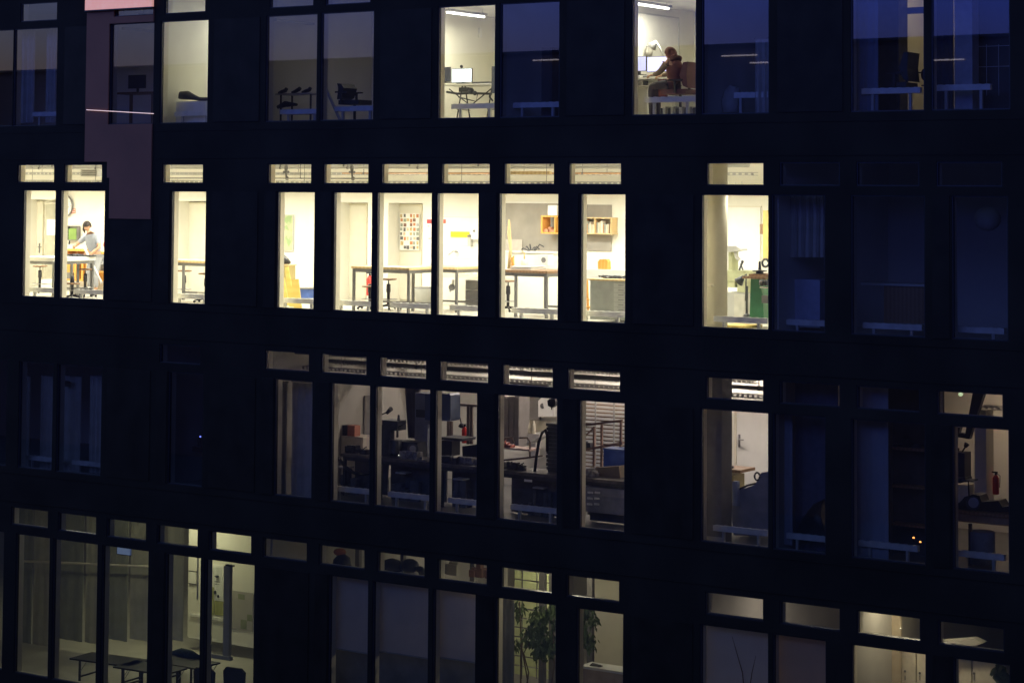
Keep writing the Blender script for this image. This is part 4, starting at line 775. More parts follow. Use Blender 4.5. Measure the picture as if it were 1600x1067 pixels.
def seated():
    Y = 1.42; hd_ = P(1047.5, 85, Y); x, z = hd_.x, hd_.z; zs = P(1050, 143, Y).z + .06; og = Vector((x, Y, F1))
    J = {'pel': ((x + .10, Y, zs + .10), (.16, .13)), 'waist': ((x + .12, Y, zs + .28), (.14, .12)), 'chest': ((x + .08, Y, zs + .44), (.18, .13)), 'nb': ((x + .03, Y, z - .15), (.08, .08)), 'neck': ((x + .01, Y, z - .09), .05)}
    E = [('pel', 'waist'), ('waist', 'chest'), ('chest', 'nb'), ('nb', 'neck')]
    for s, k in ((-1, 'f'), (1, 'b')):
        sh = (x + .06, Y + s * .17, zs + .52); el = (x - .13, Y + s * .19 , zs + .30); wr = (x - .36, Y + s * .16 + .1, zs + .26)
        J['s' + k] = (sh, .062); J['e' + k] = (el, .045); J['w' + k] = (wr, .03)
        J['h' + k] = ((x + .0, Y + s * .09, zs + .06), .09); J['k' + k] = ((x - .36, Y + s * .11, zs + .05), .065); J['a' + k] = ((x - .34, Y + s * .11, F1 + .09), .042); J['t' + k] = ((x - .5, Y + s * .11, F1 + .05), .035)
        E += [('chest', 's' + k), ('s' + k, 'e' + k), ('e' + k, 'w' + k), ('pel', 'h' + k), ('h' + k, 'k' + k), ('k' + k, 'a' + k), ('a' + k, 't' + k)]
    e = bpy.data.objects.new('person', None); COL.objects.link(e); e.location = og
    tag(e, 'hooded person sitting with bowed head at the violet screens', 'person')
    skinned('body', J, E, SKIN, og, e)
    g = lambda v, d: tuple(q_ + d for q_ in (v if isinstance(v, tuple) else (v, v)))
    HJ = {k: (J[k][0], g(J[k][1], .05)) for k in ('pel', 'waist', 'chest', 'nb')}
    skinned('hoodie', HJ, [('pel', 'waist'), ('waist', 'chest'), ('chest', 'nb')], HOOD, og, e)
    for k in 'fb':
        SJ = {q_: (J[q_ + k][0], J[q_ + k][1] + .016) for q_ in 'sew'}; SJ['w'] = (Vector(J['w' + k][0]).lerp(Vector(J['e' + k][0]), .15), .042); SJ['c'] = ((Vector(J['s' + k][0]) * .6 + Vector(J['chest'][0]) * .4), .055)
        skinned('sleeve', SJ, [('c', 's'), ('s', 'e'), ('e', 'w')], KHAKI, og, e)
        hand(e, J['w' + k][0], (-1, .1, -.15), (0, 1, 0), og, .35)
    TJ = {'p': (J['pel'][0], (.175, .14))}
    for k in 'fb':
        for q_ in 'hka': TJ[q_ + k] = (J[q_ + k][0], J[q_ + k][1] + .018)
    skinned('trousers', TJ, [('p', 'hf'), ('p', 'hb'), ('hf', 'kf'), ('hb', 'kb'), ('kf', 'af'), ('kb', 'ab')], mat('dark_trousers', (.05, .04, .05), .8), og, e)
    hm = MB(); ff, sd, up = head(hm, hd_, .10, (-1, .25, -.45)); build('head', hm, SKIN, og, e, True)
    fm = MB()
    for s in (-1, 1): fm.ball(hd_ + ff * .088 + sd * s * .033 + up * .012, .010, 6)
    fm.tube([hd_ + ff * .09 - up * .05 - sd * .02, hd_ + ff * .096 - up * .052, hd_ + ff * .09 - up * .05 + sd * .02], .004, 5); build('face_features', fm, HAIR, og, e)
    vs = []; fs = []; n = 16
    for i in range(11):
        t = math.pi * .86 * i / 10
        for k in range(n):
            a = 2 * math.pi * k / n; fr_ = math.cos(a); tt = t * (.45 if fr_ > .55 else 1)
            vs.append(hd_ + sd * math.sin(a) * math.sin(tt) * .115 + ff * fr_ * math.sin(tt) * .125 + up * math.cos(tt) * .15 - ff * .03 * (1 - math.cos(tt)) * .5)
    for i in range(10):
        for k in range(n): fs.append((i * n + k, i * n + (k + 1) % n, (i + 1) * n + (k + 1) % n, (i + 1) * n + k))
    hh = MB().add(vs, fs); hh.tube([hd_ - up * .10 - ff * .03, hd_ - up * .19 - ff * .07], [.10, .15], 12); build('hood', hh, mat('brown_hood', (.15, .06, .05), .9, 0, .15, 10), og, e, True)
seated()
thing('jacket', 'maroon jacket hanging down beside the office chair seat', 'jacket', [('cloth', MB().pprism(((1028, 124), (1040, 124), (1041, 156), (1036, 157), (1029, 155)), 1.38, .06), mat('maroon_cloth', (.20, .06, .05), .9))])
convector((11 + .31) * M, 1, 'white heater below the seated person', top=.45)
# dark bay right of the person
thing('sack', 'pale slumped sack standing in the dark bay right of the person', 'sack', [('sack', MB().tube([P(1143, 176, .9), P(1143, 160, .9), P(1145, 144, .9), P(1148, 135, .9)], [.17, .19, .16, .09], 14), CURT)], None, True)
thing('upright_post', 'thin dark upright post in the dark bay right of the person', 'post', [('post', MB().tube([P(1120, 124, 1.0), P(1119, 178, 1.0)], [.06, .08], 10), DARKM)])
cloth_panel(1180, 1206, 62, 178, .45, CURT, 'grey folded curtain at the right of the dark bay beside the person')
convector((12 + .45) * M, 1, 'blue heater partly behind the grey curtain', L=.7, top=.50)
# blue bays at the right
office_chair(1403, 83, 133, .9, 1, 'black high backed office chair in front of the amber lit wall', BLACK, .5)
thing('stretched_dark_cabinet', 'dark cabinet stretched taller to narrow the amber lit strip at its right', 'cabinet', [('carcass', MB().pb(1372, -40, 1404, 182, 1.35, .4), DARKM), ('cabinet_front', MB().pb(1374, 70, 1402, 176, 1.335, .012), BLACK)])  # dark cabinet stretched taller, so only a strip of wall stays amber lit
cloth_panel(1333, 1372, -40, 178, .55, mat('skylight_blue_curtain', (.20, .24, .34), .9, 0, .1, 3), 'curtain tinted skylight blue at the left of the bay with the black chair', amp=.02)  # skylight blue put into the curtain colour
thing('door_blind_bar', 'slatted bar crossing the amber lit wall near the top', 'bar', [('bar', MB().pb(1404, 12, 1448, 22, 1.9, .04), mat('blue_bar', (.12, .14, .25), .6))])
thing('coat_rack', 'dark hooks and a coat knob beside the black chair', 'rack', [('hooks', MB().tube([P(1435, 114, 1.5), P(1450, 114, 1.5)], .012).tube([P(1440, 134, 1.5), P(1450, 134, 1.5)], .012).ball(P(1444, 117, 1.5), .06, 10, 0, (1, 1, 1.8)), BLACK)])
convector((14 + .30) * M, 1, 'blue heater under the black office chair', top=.52); convector((15 + .20) * M, 1, 'blue heater in the rightmost bay of the top storey', L=1.0, top=.55)
thing('square_column', 'pale square column standing in the rightmost blue bay', 'column', [('shaft', MB().pb(1491, -60, 1519, 176, .85, .3), mat('column_paint', (.42, .44, .5), .8)), ('column_base', MB().pb(1489, 176, 1521, 180, .83, .34), STEELL)])
bc = MB().pb(1520, -60, 1585, 172, 1.3, .4); bl = MB()  # dark block added to keep the amber lit wall out of view
for a in (1541, 1560): bl.pb(a, 70, a + .8, 150, 1.285, .012)
for b in (72, 104): bl.pb(1521, b, 1584, b + .8, 1.28, .012)
thing('amber_light_block', 'dark block added to hide the amber lit wall right of the square column', 'cabinet', [('carcass', bc, BLACK), ('block_lines', bl, STEELL)])
cloth_panel(1456, 1490, -60, 176, 1.0, mat('added_dark_cloth', (.05, .055, .08), .9), 'dark curtain added to hide the amber lit wall left of the square column', amp=.02)  # added to keep the amber light out of this bay
# brown bay
monitor(200, 117, 227, 139, 1.3, 'square dark screen in the brown bay beside the brown reflection strip', mat('off_screen', (.03, .035, .06)), stand=.10)
thing('brown_desk', 'dim desk below the square dark screen', 'desk', [('desktop', MB().pb(180, 144, 243, 147, 1.25, .5), WOODD), ('desk_legs', MB().pb(202, 147, 205, 196, 1.3, .05).pb(236, 147, 239, 196, 1.3, .05), WOODD)])
thing('unlit_strip_fixture', 'unlit strip fixture near the top of the brown bay', 'lamp', [('housing', MB().box(P(190, 42, 1.2).x, P(190, 42, 1.2).x + .1, 1.2, 2.9, 3.10, 3.16), STEELL)])
for k, (a0_, a1_, m_) in enumerate(((32, 54, CURT), (72, 88, CURT))):
    cloth_panel(a0_, a1_, 46, 192, .5, m_, ('grey curtain', 'narrow grey curtain')[k] + ' in the leftmost full bay of the top storey')
convector(.35 * M, 1, 'dim heater between curtains at the top left', top=.42)
# reflected streak across the brown strip, added as a glowing bar
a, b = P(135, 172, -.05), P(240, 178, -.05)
thing('reflected_streak', 'thin pinkish glowing bar added as the reflected streak across the brown strip', 'lamp', [('tube', MB().tube([Vector((a.x, -.05, a.z)), Vector((b.x, -.05, b.z + .0))], .008, 6), mat('pink_streak_glow', (1.0, .72, .62), .5, emit=.75)), ('added_clips', MB().box(a.x + .1, a.x + .13, -.048, -.03, a.z - .03, a.z + .02).box(b.x - .1, b.x - .07, -.048, -.03, b.z - .02, b.z + .03), REFL)])
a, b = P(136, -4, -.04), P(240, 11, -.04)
thing('reflected_glow', 'salmon glow added for the reflection at the top of the brown strip', 'painted reflection', [('glow_face', MB().box(a.x, b.x, -.10, -.035, b.z, 4.6), mat('salmon_reflection_glow', (1.0, .48, .34), .5, emit=.5)), ('panel_frame', MB().box(a.x - .02, b.x + .02, -.11, -.032, b.z - .03, b.z - .002), FRAME)])  # glowing panel stands in for a bright reflection
# ------------------------------------------------------------------ STOREY 3: dim machine workshop
for i, (y_, wd) in enumerate(((1.1, .14), (2.3, .14), (3.5, .14), (4.5, .14))):
    tray(y_, -4.36 + .02 * i, 7.6 - i * .4, 17.2, ('nearest', 'second nearest', 'third', 'rearmost')[i] + ' perforated cable tray above the dim machine workshop', None, wd, .11)
for i, (y_, z_, a_, b_, r_) in enumerate(((1.8, -4.22, 7.6, 16.8, .045), (2.9, -4.30, 9.5, 12.8, .03), (4.1, -4.12, 6.0, 17.0, .03), (1.5, -4.40, 12.6, 13.6, .03), (1.0, -4.02, 6.4, 17.0, .02))):
    pipe(y_, z_, a_, b_, r_, STEEL, ('dark pipe between the two nearest trays', 'short dark pipe below the middle trays', 'thick dark pipe near the back wall', 'short low pipe stub over the slatted blind', 'slim dark pipe closest to the panes')[i] + ' of the dim workshop')
for i, (y_, z_) in enumerate(((1.1, -4.36), (2.4, -4.34), (1.7, -4.22))):
    (tray(y_, z_, 17.6, 19.25, ('nearer', 'farther')[i] + ' perforated tray above the covered machine', None, .22, .11) if i < 2 else pipe(y_, z_, 17.6, 19.2, .04, STEEL, 'dark pipe between trays above the covered machine'))
# left dark bays
for k, (a0_, a1_, lb) in enumerate(((30, 47, 'pale curtain left of the first dark third storey bay'), (63, 84, 'pale curtain right of the first dark third storey bay'), (88, 126, 'wide pale curtain in the second dark third storey bay'), (140, 160, 'narrow pale curtain in the second dark third storey bay'))):
    cloth_panel(a0_, a1_, 588, 730 + k * 3, .75, CURT, lb, amp=.03)
thing('dark_hood', 'small dark hood at the top of the second dark bay', 'hood', [('hood', MB().ball(P(102, 599, .6), .14, 10, 0, (1, 1, .5)), BLACK)], None, True)
convector(.33 * M, 3, 'faint heater in the first dark third storey bay', top=.32); convector(1.33 * M, 3, 'faint heater in the second dark third storey bay', top=.32)
thing('slanted_table', 'dark table with a tiny blue light in the lone third storey bay', 'table', [('tabletop', MB().pb(268, 697, 325, 704, 1.2, .7), BLACK), ('leg', MB().pb(272, 704, 275, 752, 1.25, .05), BLACK), ('leg', MB().pb(316, 704, 319, 752, 1.25, .05), BLACK)])
thing('blue_indicator', 'tiny glowing blue light on the dark table', 'light', [('diode', MB().ball(P(313, 682, 1.2), .018, 8), mat('blue_diode', (.15, .2, 1.0), .3, emit=2.5)), ('light_case', MB().pb(309, 683.6, 317, 697, 1.22, .1), BLACK)])
cloth_panel(266, 271, 580, 752, .4, mat('violet_curtain', (.40, .42, .60), .9), 'narrow violet curtain at the left of the lone third storey bay', amp=.01, waves=1)
cloth_panel(431, 448, 598, 776, .6, CURT, 'pale curtain at the left of the bay before the machine workshop'); cloth_panel(456, 492, 598, 778, .7, CURT, 'wide pale curtain at the right of the bay before the machine workshop', amp=.02)
# W6 cabinets
thing('white_cupboard', 'pale square cupboard with a red box on top in the dim workshop', 'cupboard', [('carcass', MB().pb(532, 682, 567, 746, 2.6, .5), mat('beige_cupboard', (.50, .45, .38), .6)), ('cupboard_door', MB().pb(534, 684, 565, 713, 2.58, .018).pb(534, 715, 565, 745, 2.58, .018), mat('beige_cupboard_door', (.56, .50, .42), .6))])
thing('red_carton', 'small reddish carton on the pale cupboard', 'box', [('carton', MB().pb(543, 665, 554, 681.8, 2.65, .2), mat('reddish_card', (.4, .15, .1), .8))])
thing('dark_carton', 'dark box left of the reddish carton', 'box', [('carton', MB().pb(529, 664, 541, 681.8, 2.65, .2), BLACK)])
thing('tall_dark_locker', 'tall dark grey locker behind the pale cupboard', 'locker', [('carcass', MB().pb(556, 618, 570, 700, 3.4, .4), mat('locker_grey', (.18, .17, .16), .6)), ('locker_door', MB().pb(557, 620, 569, 698, 3.385, .012), STEEL)])
hs = MB().tube([P(529, 715, 1.3), P(538, 728, 1.25), (P(552, 738, 1.2)), P(566, 741, 1.2), P(580, 738, 1.2)], .035, 8)
thing('black_hose', 'thick black hose drooping in front of the pale cupboard', 'hose', [('hose', hs, BLACK)], None, True)
benches = []
for (a, b, Y_, d_, yr, lb, h_) in ((532, 590, 1.4, .6, 720, 'dark bench in the left of the dim machine workshop', .88), (588, 682, 1.3, .7, 728, 'long dark bench under the drill press', .88), (684, 756, 1.25, .7, 732, 'dark bench under the blue tool cabinet', .88), (777, 882, 1.0, .7, 742, 'dark bench under the curved black hose', .9), (900, 985, 1.0, .7, 752, 'dark bench before the slatted blind', .9)):
    f = F3; x0, x1 = P(a, yr, Y_).x, P(b, yr, Y_).x; z = f + h_
    parts = [('benchtop', MB().box(x0, x1, Y_, Y_ + d_, z - .06, z), mat('worn_dark_top', (.10, .09, .09), .45, 0, .4, 8)), ('shade_panel', MB().box(x0 + .06, x1 - .05, Y_ + .42, Y_ + .46, f + .03, z - .10), mat('under_bench_shade', (.09, .09, .095), .6, 0, .3, 5))]  # dark panel added to keep the space under the bench dark
    for xx in (x0 + .04, x1 - .10): parts.append(('leg', MB().box(xx, xx + .06, Y_ + .03, Y_ + .09, f, z - .06), DARKM))
    parts.append(('rail', MB().box(x0 + .1, x1 - .1, Y_ + .04, Y_ + .07, z - .14, z - .06), DARKM))
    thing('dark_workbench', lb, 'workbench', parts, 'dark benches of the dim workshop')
ztop = F3 + .88
def lump(cx, Y_, z_, w_, h_, n=6, m_=0, mb=None):
    mb = mb or MB()
    for k in range(n):
        a = random.uniform(-w_ / 2, w_ / 2); s1, s2 = random.uniform(.06, .16) * w_, random.uniform(.25, 1) * h_
        mb.box(cx + a - s1, cx + a + s1, Y_ + random.uniform(-.06, 0), Y_ + random.uniform(.06, .16), z_, z_ + s2)
    return mb
# drill press (W7)
x = P(606, 700, 1.55).x; dpm = MB().pb(597, 657, 621, 672, 1.5, .3).pb(596, 664, 609, 722, 1.62, .16).tube([P(621, 672, 1.6), P(621, 683, 1.6)], .025).tube([P(620, 668, 1.55), P(634, 661, 1.5)], .012).tube([P(623, 658, 1.6), P(623, 648, 1.6)], [.04, .02])
dpl = MB().tube([P(596, 657, 1.6), P(595, 648, 1.6), P(607, 643, 1.55)], .014).tube([P(605, 645, 1.55), P(611, 638.5, 1.5)], [.035, .05], 10)
thing('drill_press', 'dark bench drill with a lever and a small lamp arm', 'machine', [('column_head', dpm, DARKM), ('lamp_arm', dpl, BLACK), ('base_plate', MB().pb(594, 716, 632, 722, 1.5, .35), DARKM)], None)
gm = MB().tube([P(618, 707, 1.6), P(618, 687, 1.6)], [.16, .13], 14).pb(614, 690, 652, 716, 1.7, .3); gm.tube([P(645, 701, 1.62), P(645, 701, 1.7)], .11, 16)
thing('bench_grinder', 'dark motor block with round wheels on the long bench', 'machine', [('motor_block', gm, DARKM), ('wheel_face', MB().tube([P(645, 701, 1.61), P(645, 701, 1.62)], .07, 16), STEEL), ('glow_bead', MB().ball(P(623, 711, 1.4), .012, 6), mat('glowing_white', (1, .95, .8), .3, emit=1.5))])  # small glowing white bead on the motor block
thing('vice', 'small grey vice with bright jaws right of the motor block', 'vice', [('jaws', MB().pb(651, 718, 668, 722, 1.35, .12).pb(654, 714, 659, 717.8, 1.37, .08), STEEL)])
fold = MB()
for k in range(5): fold.tube([P(636 + k * 4.5, 604, 2.6 + .05 * (k % 2)), P(638 + k * 4.3, 640, 2.6), P(641 + k * 3.8, 684, 2.6 + .05 * (k % 2))], [.05, .045, .05], 8)
thing('welding_curtain', 'bunched dark protective curtain hanging beside the drill', 'curtain', [('cloth_folds', fold, mat('curtain_dark', (.12, .11, .11), .9))], None, True)
thing('grey_tool_locker', 'tall blue grey locker between the drill and the mullion', 'locker', [('carcass', MB().pb(648, 614, 668, 715, 2.3, .4), TARP), ('locker_panel', MB().pb(650, 640, 664, 652, 2.28, .018), DARKM)])
# W8
thing('blue_tool_cabinet', 'dark blue rounded cabinet high on the left of the extinguisher', 'cabinet', [('carcass', MB().pprism(((664, 615), (702, 615), (704, 618), (704, 655), (702, 658), (664, 656)), 2.2, .35), mat('dark_blue_steel', (.06, .09, .18), .4)), ('cabinet_seam', MB().pb(686, 617, 687, 655, 2.19, .01), BLACK)])
fr_ = MB()
for q_ in ((704, 631, 745, 634.5), (729, 634.6, 732.5, 694), (734.5, 634.6, 737.5, 694), (698, 658, 701, 684), (703, 658, 706, 684)): fr_.pb(*q_, 2.9, .05)
thing('pipe_stand', 'brown grey upright metal frame right of the dark blue cabinet', 'frame', [('frame_bars', fr_, mat('brown_grey_steel', (.16, .12, .10), .5, .2))])
thing('side_worktop', 'dark worktop under the dark blue cabinet', 'worktop', [('top_board', MB().pb(688, 684, 722, 688, 2.3, .5), DARKM), ('leg_block', MB().pb(690, 688.2, 706, 712, 2.4, .3), BLACK)])
thing('gooseneck_lamp', 'black gooseneck lamp bending down before the extinguisher', 'lamp', [('gooseneck', MB().tube([P(706, 642, 2.7), P(712, 641, 2.7), P(718, 650, 2.7), P(721, 662, 2.7)], .014), BLACK), ('shade', MB().tube([P(722, 661, 2.7), P(720, 667, 2.7)], [.03, .06], 10), BLACK)], None, True)
extinguisher(725.5, 661, 692, 3.6, 'red extinguisher hanging on the bright wall of the dim workshop')
thing('padded_block', 'black padded block standing at the right of the extinguisher bench', 'seat', [('padding', MB().pprism(((722, 697), (748, 694), (750, 715), (723, 720)), 1.9, .35), BLACK), ('foot', MB().pb(726, 716, 744, 722, 1.95, .2), DARKM)])
# W9
for k in range(3):
    a = 787 + k * 8.3
    thing('grey_locker', ('left', 'middle', 'right')[k] + ' tall grey locker left of the white washbasin', 'locker', [('carcass', MB().pb(a, 619, a + 7.6, 698, 4.2, .4), mat('locker_light', (.30, .28, .27), .5)), ('locker_door', MB().pb(a + .6, 621, a + 7, 696, 4.185, .012), mat('locker_door_light', (.34, .32, .31), .5))], 'grey lockers beside the washbasin')
ws = MB().pprism(((803, 678), (843, 678), (842, 683), (834, 688), (828, 692), (818, 690), (806, 685)), 4.5, .4)
thing('washbasin', 'white ceramic washbasin below the mirror', 'basin', [('bowl', ws, mat('white_ceramic', (.82, .80, .76), .2)), ('basin_pedestal', MB().pb(828, 692, 837, 716, 4.6, .15), mat('white_ceramic', (.8, .8, .8)))])
for k, a in enumerate((815, 827, 834)):
    q = P(a, 677.8, 4.6); thing('soap_bottle', ('rounded dark', 'slim pale', 'tall pale')[k] + ' bottle standing on the white washbasin', 'bottle', [('bottle_body', MB().lathe(q, [(0, .05), (.12 + .04 * k, .045), (.15 + .05 * k, .02), (.19 + .05 * k, .018)], 10), (STEEL, CREAM, CREAM)[k])], None, True)
thing('mirror', 'mirror cabinet above the white washbasin', 'mirror', [('mirror_body', MB().pb(823, 616, 842, 656, 4.86, .1), mat('mirror_glass', (.4, .38, .36), .15, .6)), ('mirror_edge', MB().pb(819, 616, 822.8, 656, 4.84, .12), CREAM)])
thing('tile_splashback', 'pale tiled splashback behind the washbasin', 'panel', [('tiles', MB().pb(812, 656.5, 876, 676, D - .03, .02), CREAM)])
dsp = MB().pprism(((841, 626), (845, 622), (863, 622), (866, 626), (866, 651), (841, 651)), 4.75, .2)
thing('paper_towel_dispenser', 'white rounded towel dispenser with a grey lock in the dim workshop', 'dispenser', [('housing', dsp, WHITE), ('lock', MB().tube([P(848, 634, 4.74), P(848, 634, 4.75)], .06, 14), STEEL)])
hw = MB().pprism(((855, 626), (859, 623), (866, 623), (868, 627), (867, 634), (862, 637), (856, 634)), 3.8, .1)
thing('hanging_lamp_head', 'dark faceted lamp head hanging in front of the towel dispenser', 'lamp', [('shade', hw, BLACK), ('stem', MB().tube([P(862, 612, 3.85), P(862, 640, 3.85)], .012), BLACK)])
pst = [P(835, 742, 1.25), P(838, 715, 1.25), P(842, 690, 1.25), P(847, 676, 1.25), P(852, 672, 1.25), P(855, 680, 1.25), P(855, 705, 1.3)]
thing('curved_hose', 'curved black suction hose rising from the dark bench', 'hose', [('hose', MB().tube(pst, .032, 8), BLACK)], None, True)
rb_ = MB()
for k in range(12): rb_.pb(853 + (k % 2) * .8, 662 + k * 6.2, 882, 666.6 + k * 6.2, 1.3, .3)
rb_.pb(856, 664, 884, 738, 1.36, .25); thing('ribbed_machine', 'dark ribbed machine body rising at the right of the curved hose', 'machine', [('ribbed_body', rb_, DARKM)])
tl = MB()
for pts in (((786, 692), (790, 684), (800, 684), (803, 692)), ((812, 684), (824, 684), (828, 690), (828, 716)), ((786, 719), (815, 716), (848, 712))): tl.tube([P(a, b, 2.4) for a, b in pts], .02, 6)
thing('tool_trolley', 'tubular trolley frame with red boxes before the lockers', 'trolley', [('trolley_frame', tl, mat('brown_grey_steel', (.16, .12, .10))), ('red_boxes', lump(P(796, 700, 2.4).x, 2.4, P(796, 700, 2.4).z, .45, .14), mat('dull_red_boxes', (.30, .08, .06), .6)), ('trolley_shelf', MB().pb(786, 700.5, 828, 703, 2.35, .4), mat('pinkish_shelf', (.4, .28, .24), .6))])
thing('white_label_plate', 'small white plate on the dark bench front', 'plate', [('plate', MB().pb(819, 749, 831, 752.5, .985, .01), PAPER)])
# W10: slatted blind, shelf frame, crate
sl = MB()
for k in range(19): sl.pb(900, 628 + k * 6.1, 985, 631.9 + k * 6.1, 4.6, .03)
tp = MB().pb(929, 626, 931, 742, 4.58, .015).pb(958, 626, 960, 742, 4.58, .015)
thing('slatted_blind', 'white horizontal slatted screen with brown gaps in the dim workshop', 'blind', [('slats', sl, WHITE), ('tapes', tp, STEELL), ('backing', MB().pb(900, 624, 988, 744, 4.7, .02), WOODD)])
rk = MB()
for q_ in ((903, 660, 905.5, 700), (926, 666, 928.6, 728), (938, 660, 940.4, 730), (968, 656, 970.6, 705)): rk.pb(*q_, 2.4, .05)
rk.pprism(((903, 664), (972, 655), (972, 658), (903, 668)), 2.38, .04).pprism(((905, 702), (972, 690), (972, 694), (905, 706)), 2.38, .3).pprism(((905, 688), (926, 668), (927, 670), (906, 690)), 2.42, .03)
thing('brown_rack', 'reddish brown open rack standing before the slatted screen', 'rack', [('rack_frame', rk, mat('rack_brown', (.28, .17, .13), .6)), ('rack_load', lump(P(912, 698, 2.5).x, 2.5, P(912, 700, 2.5).z, .3, .14), DARKM)])
thing('blue_crate', 'blue crate standing at the right of the brown rack', 'crate', [('crate_body', MB().pb(943, 704, 982, 740, 2.0, .35), BLUE), ('crate_rim', MB().pb(942, 701.6, 983, 703.8, 1.98, .38), mat('blue_rim', (.10, .17, .42), .5))])
thing('card_box', 'brown cardboard box lying on the bench before the blue crate', 'box', [('carton', MB().pprism(((929, 731), (967, 728), (969, 747), (930, 748)), 1.4, .25), mat('brown_card', (.20, .16, .12), .85))])
wl = MB()
for r_ in range(3):
    for k in range(2): wl.pb(918 + k * 11 - r_ * .6, 768 + r_ * 9, 926 + k * 11 - r_ * .6, 771 + r_ * 9, 1.06, .02)
thing('drawer_labels', 'six small white labels on the dark drawers below the blue crate', 'labels', [('label_cards', wl, PAPER), ('drawer_block', MB().pb(904, 762, 984, 802, 1.085, .3), TARP)])
for n, dx, lb in ((6, .31, 'violet heater below the pale cupboard'), (7, .31, 'violet heater below the drill press'), (8, .31, 'violet heater below the blue tool cabinet'), (9, .31, 'violet heater below the curved hose'), (12, .31, 'pale heater before the covered machine'), (13, .31, 'blue heater right of the covered machine'), (14, .25, 'blue heater under the two orange lights'), (15, .3, 'faint heater at the lower right corner of the third storey')):
    convector((n + dx) * M, 3, lb, top=.34)
# W12: covered machine, yellow drawers
cm = MB().pprism(((1146, 775), (1148, 764), (1166, 762), (1180, 757), (1186, 744), (1190, 738), (1205, 737), (1205, 838), (1146, 836), (1143, 800)), 1.3, .6)
cw = MB().tube([P(1183 + 4 * math.cos(a * .5), 744 + 6 * math.sin(a * .5), 1.28) for a in range(13)], .018, 6).tube([P(1155, 764, 1.3), P(1168, 758, 1.3), P(1181, 755, 1.3)], .02)
thing('covered_machine', 'large blue grey covered machine silhouette before the white door', 'machine', [('cover', cm, TARP), ('hand_wheel', cw, DARKM), ('foot', MB().pb(1144, 752, 1152, 790, 1.2, .1), mat('blue_sheet', (.28, .34, .5), .8))])
thing('yellow_drawer_unit', 'dull yellow drawer unit under a brown worktop beside the white door', 'drawers', [('carcass', MB().pb(1124, 742, 1146, 784, 2.1, .45), YELB), ('drawer_lines', MB().pb(1126, 754, 1144, 755, 2.09, .009).pb(1126, 765, 1144, 766, 2.09, .009).pb(1133, 748, 1139, 749, 2.085, .014).pb(1133, 759, 1139, 760, 2.085, .014).pb(1133, 770, 1139, 771, 2.085, .014), STEEL), ('worktop', MB().pb(1120, 733, 1157, 737.6, 2.0, .6), WOODD), ('leg', MB().pb(1136, 784, 1141, 797, 2.15, .1), WOODD)])
thing('bench_tools', 'dark tools on the brown worktop above the yellow drawers', 'tools', [('tool_pile', MB().tube([P(1129, 732, 2.2), P(1131, 716, 2.2), P(1130, 700, 2.2)], [.06, .03, .04], 8).tube([P(1134, 730, 2.2), P(1146, 730, 2.2)], .03), DARKM)])
thing('square_pillar', 'broad dark pillar at the left of the bay with the white door', 'pillar', [('shaft', MB().pb(1097, 560, 1127.5, 852, .62, .4), mat('pillar_grey', (.17, .17, .19), .8)), ('plinth', MB().pb(1096, 838, 1129, 851, .6, .02), STEELL)])
# W13, 14: dusk blue curtains
DUSKB = mat('dusk_blue_cloth', (.36, .38, .46), .8, 0, .08, 2)  # dusk blue skylight put into the cloth colour
cloth_panel(1209, 1238, 646, 850, .5, DUSKB, 'curtain tinted dusk blue, left of two in the bay right of the covered machine', amp=.015)
cloth_panel(1238, 1310, 590, 868, .9, mat('deep_dusk_blue_cloth', (.13, .14, .21), .9), 'darker curtain tinted dusk blue, right of two beside the covered machine', amp=.02)  # bluish dusk light put into this darker cloth too
thing('dark_heap', 'black heaped cover on the floor right of the covered machine', 'heap', [('cover', MB().tube([P(1244, 846, .8), P(1262, 830, .8), P(1285, 815, .8), P(1300, 812, .8)], [.08, .22, .35, .4], 12), BLACK)], None, True)
cloth_panel(1331, 1388, 600, 872, .55, DUSKB, 'wide curtain tinted dusk blue in the bay with two orange lights', amp=.012)
thing('dark_workshop_shelf', 'dark shelf with faint lines behind the two orange lights', 'shelf', [('shelf_boards', MB().pb(1390, 700, 1450, 704, 1.2, .3).pb(1390, 760, 1450, 763, 1.2, .3).pb(1390, 820, 1450, 823, 1.2, .3), WOODD), ('posts', MB().pb(1390, 656, 1393, 880, 1.18, .05), STEEL), ('back_panel', MB().pb(1386, 590, 1475, 885, 1.55, .03), mat('shelf_light_block', (.07, .06, .06), .7, 0, .4, 2)), ('stored_boxes', lump(P(1412, 700, 1.3).x, 1.3, P(1412, 700, 1.3).z, .5, .2), DARKM)])  # back panel added to block the bright room behind the shelf
for k, (a, b) in enumerate(((1427.5, 840), (1438, 846.5))):
    thing('orange_light', ('left', 'right')[k] + ' of two tiny orange lights in the dark blue bay', 'light', [('lamp_dot', MB().ball(P(a, b, .9), .020, 8), mat('orange_lit_dot', (1, .35, .08), .4, emit=3.0)), ('lamp_base', MB().ball(P(a, b + 2.6, .9), .03, 8), BLACK)], 'two orange lights', True)
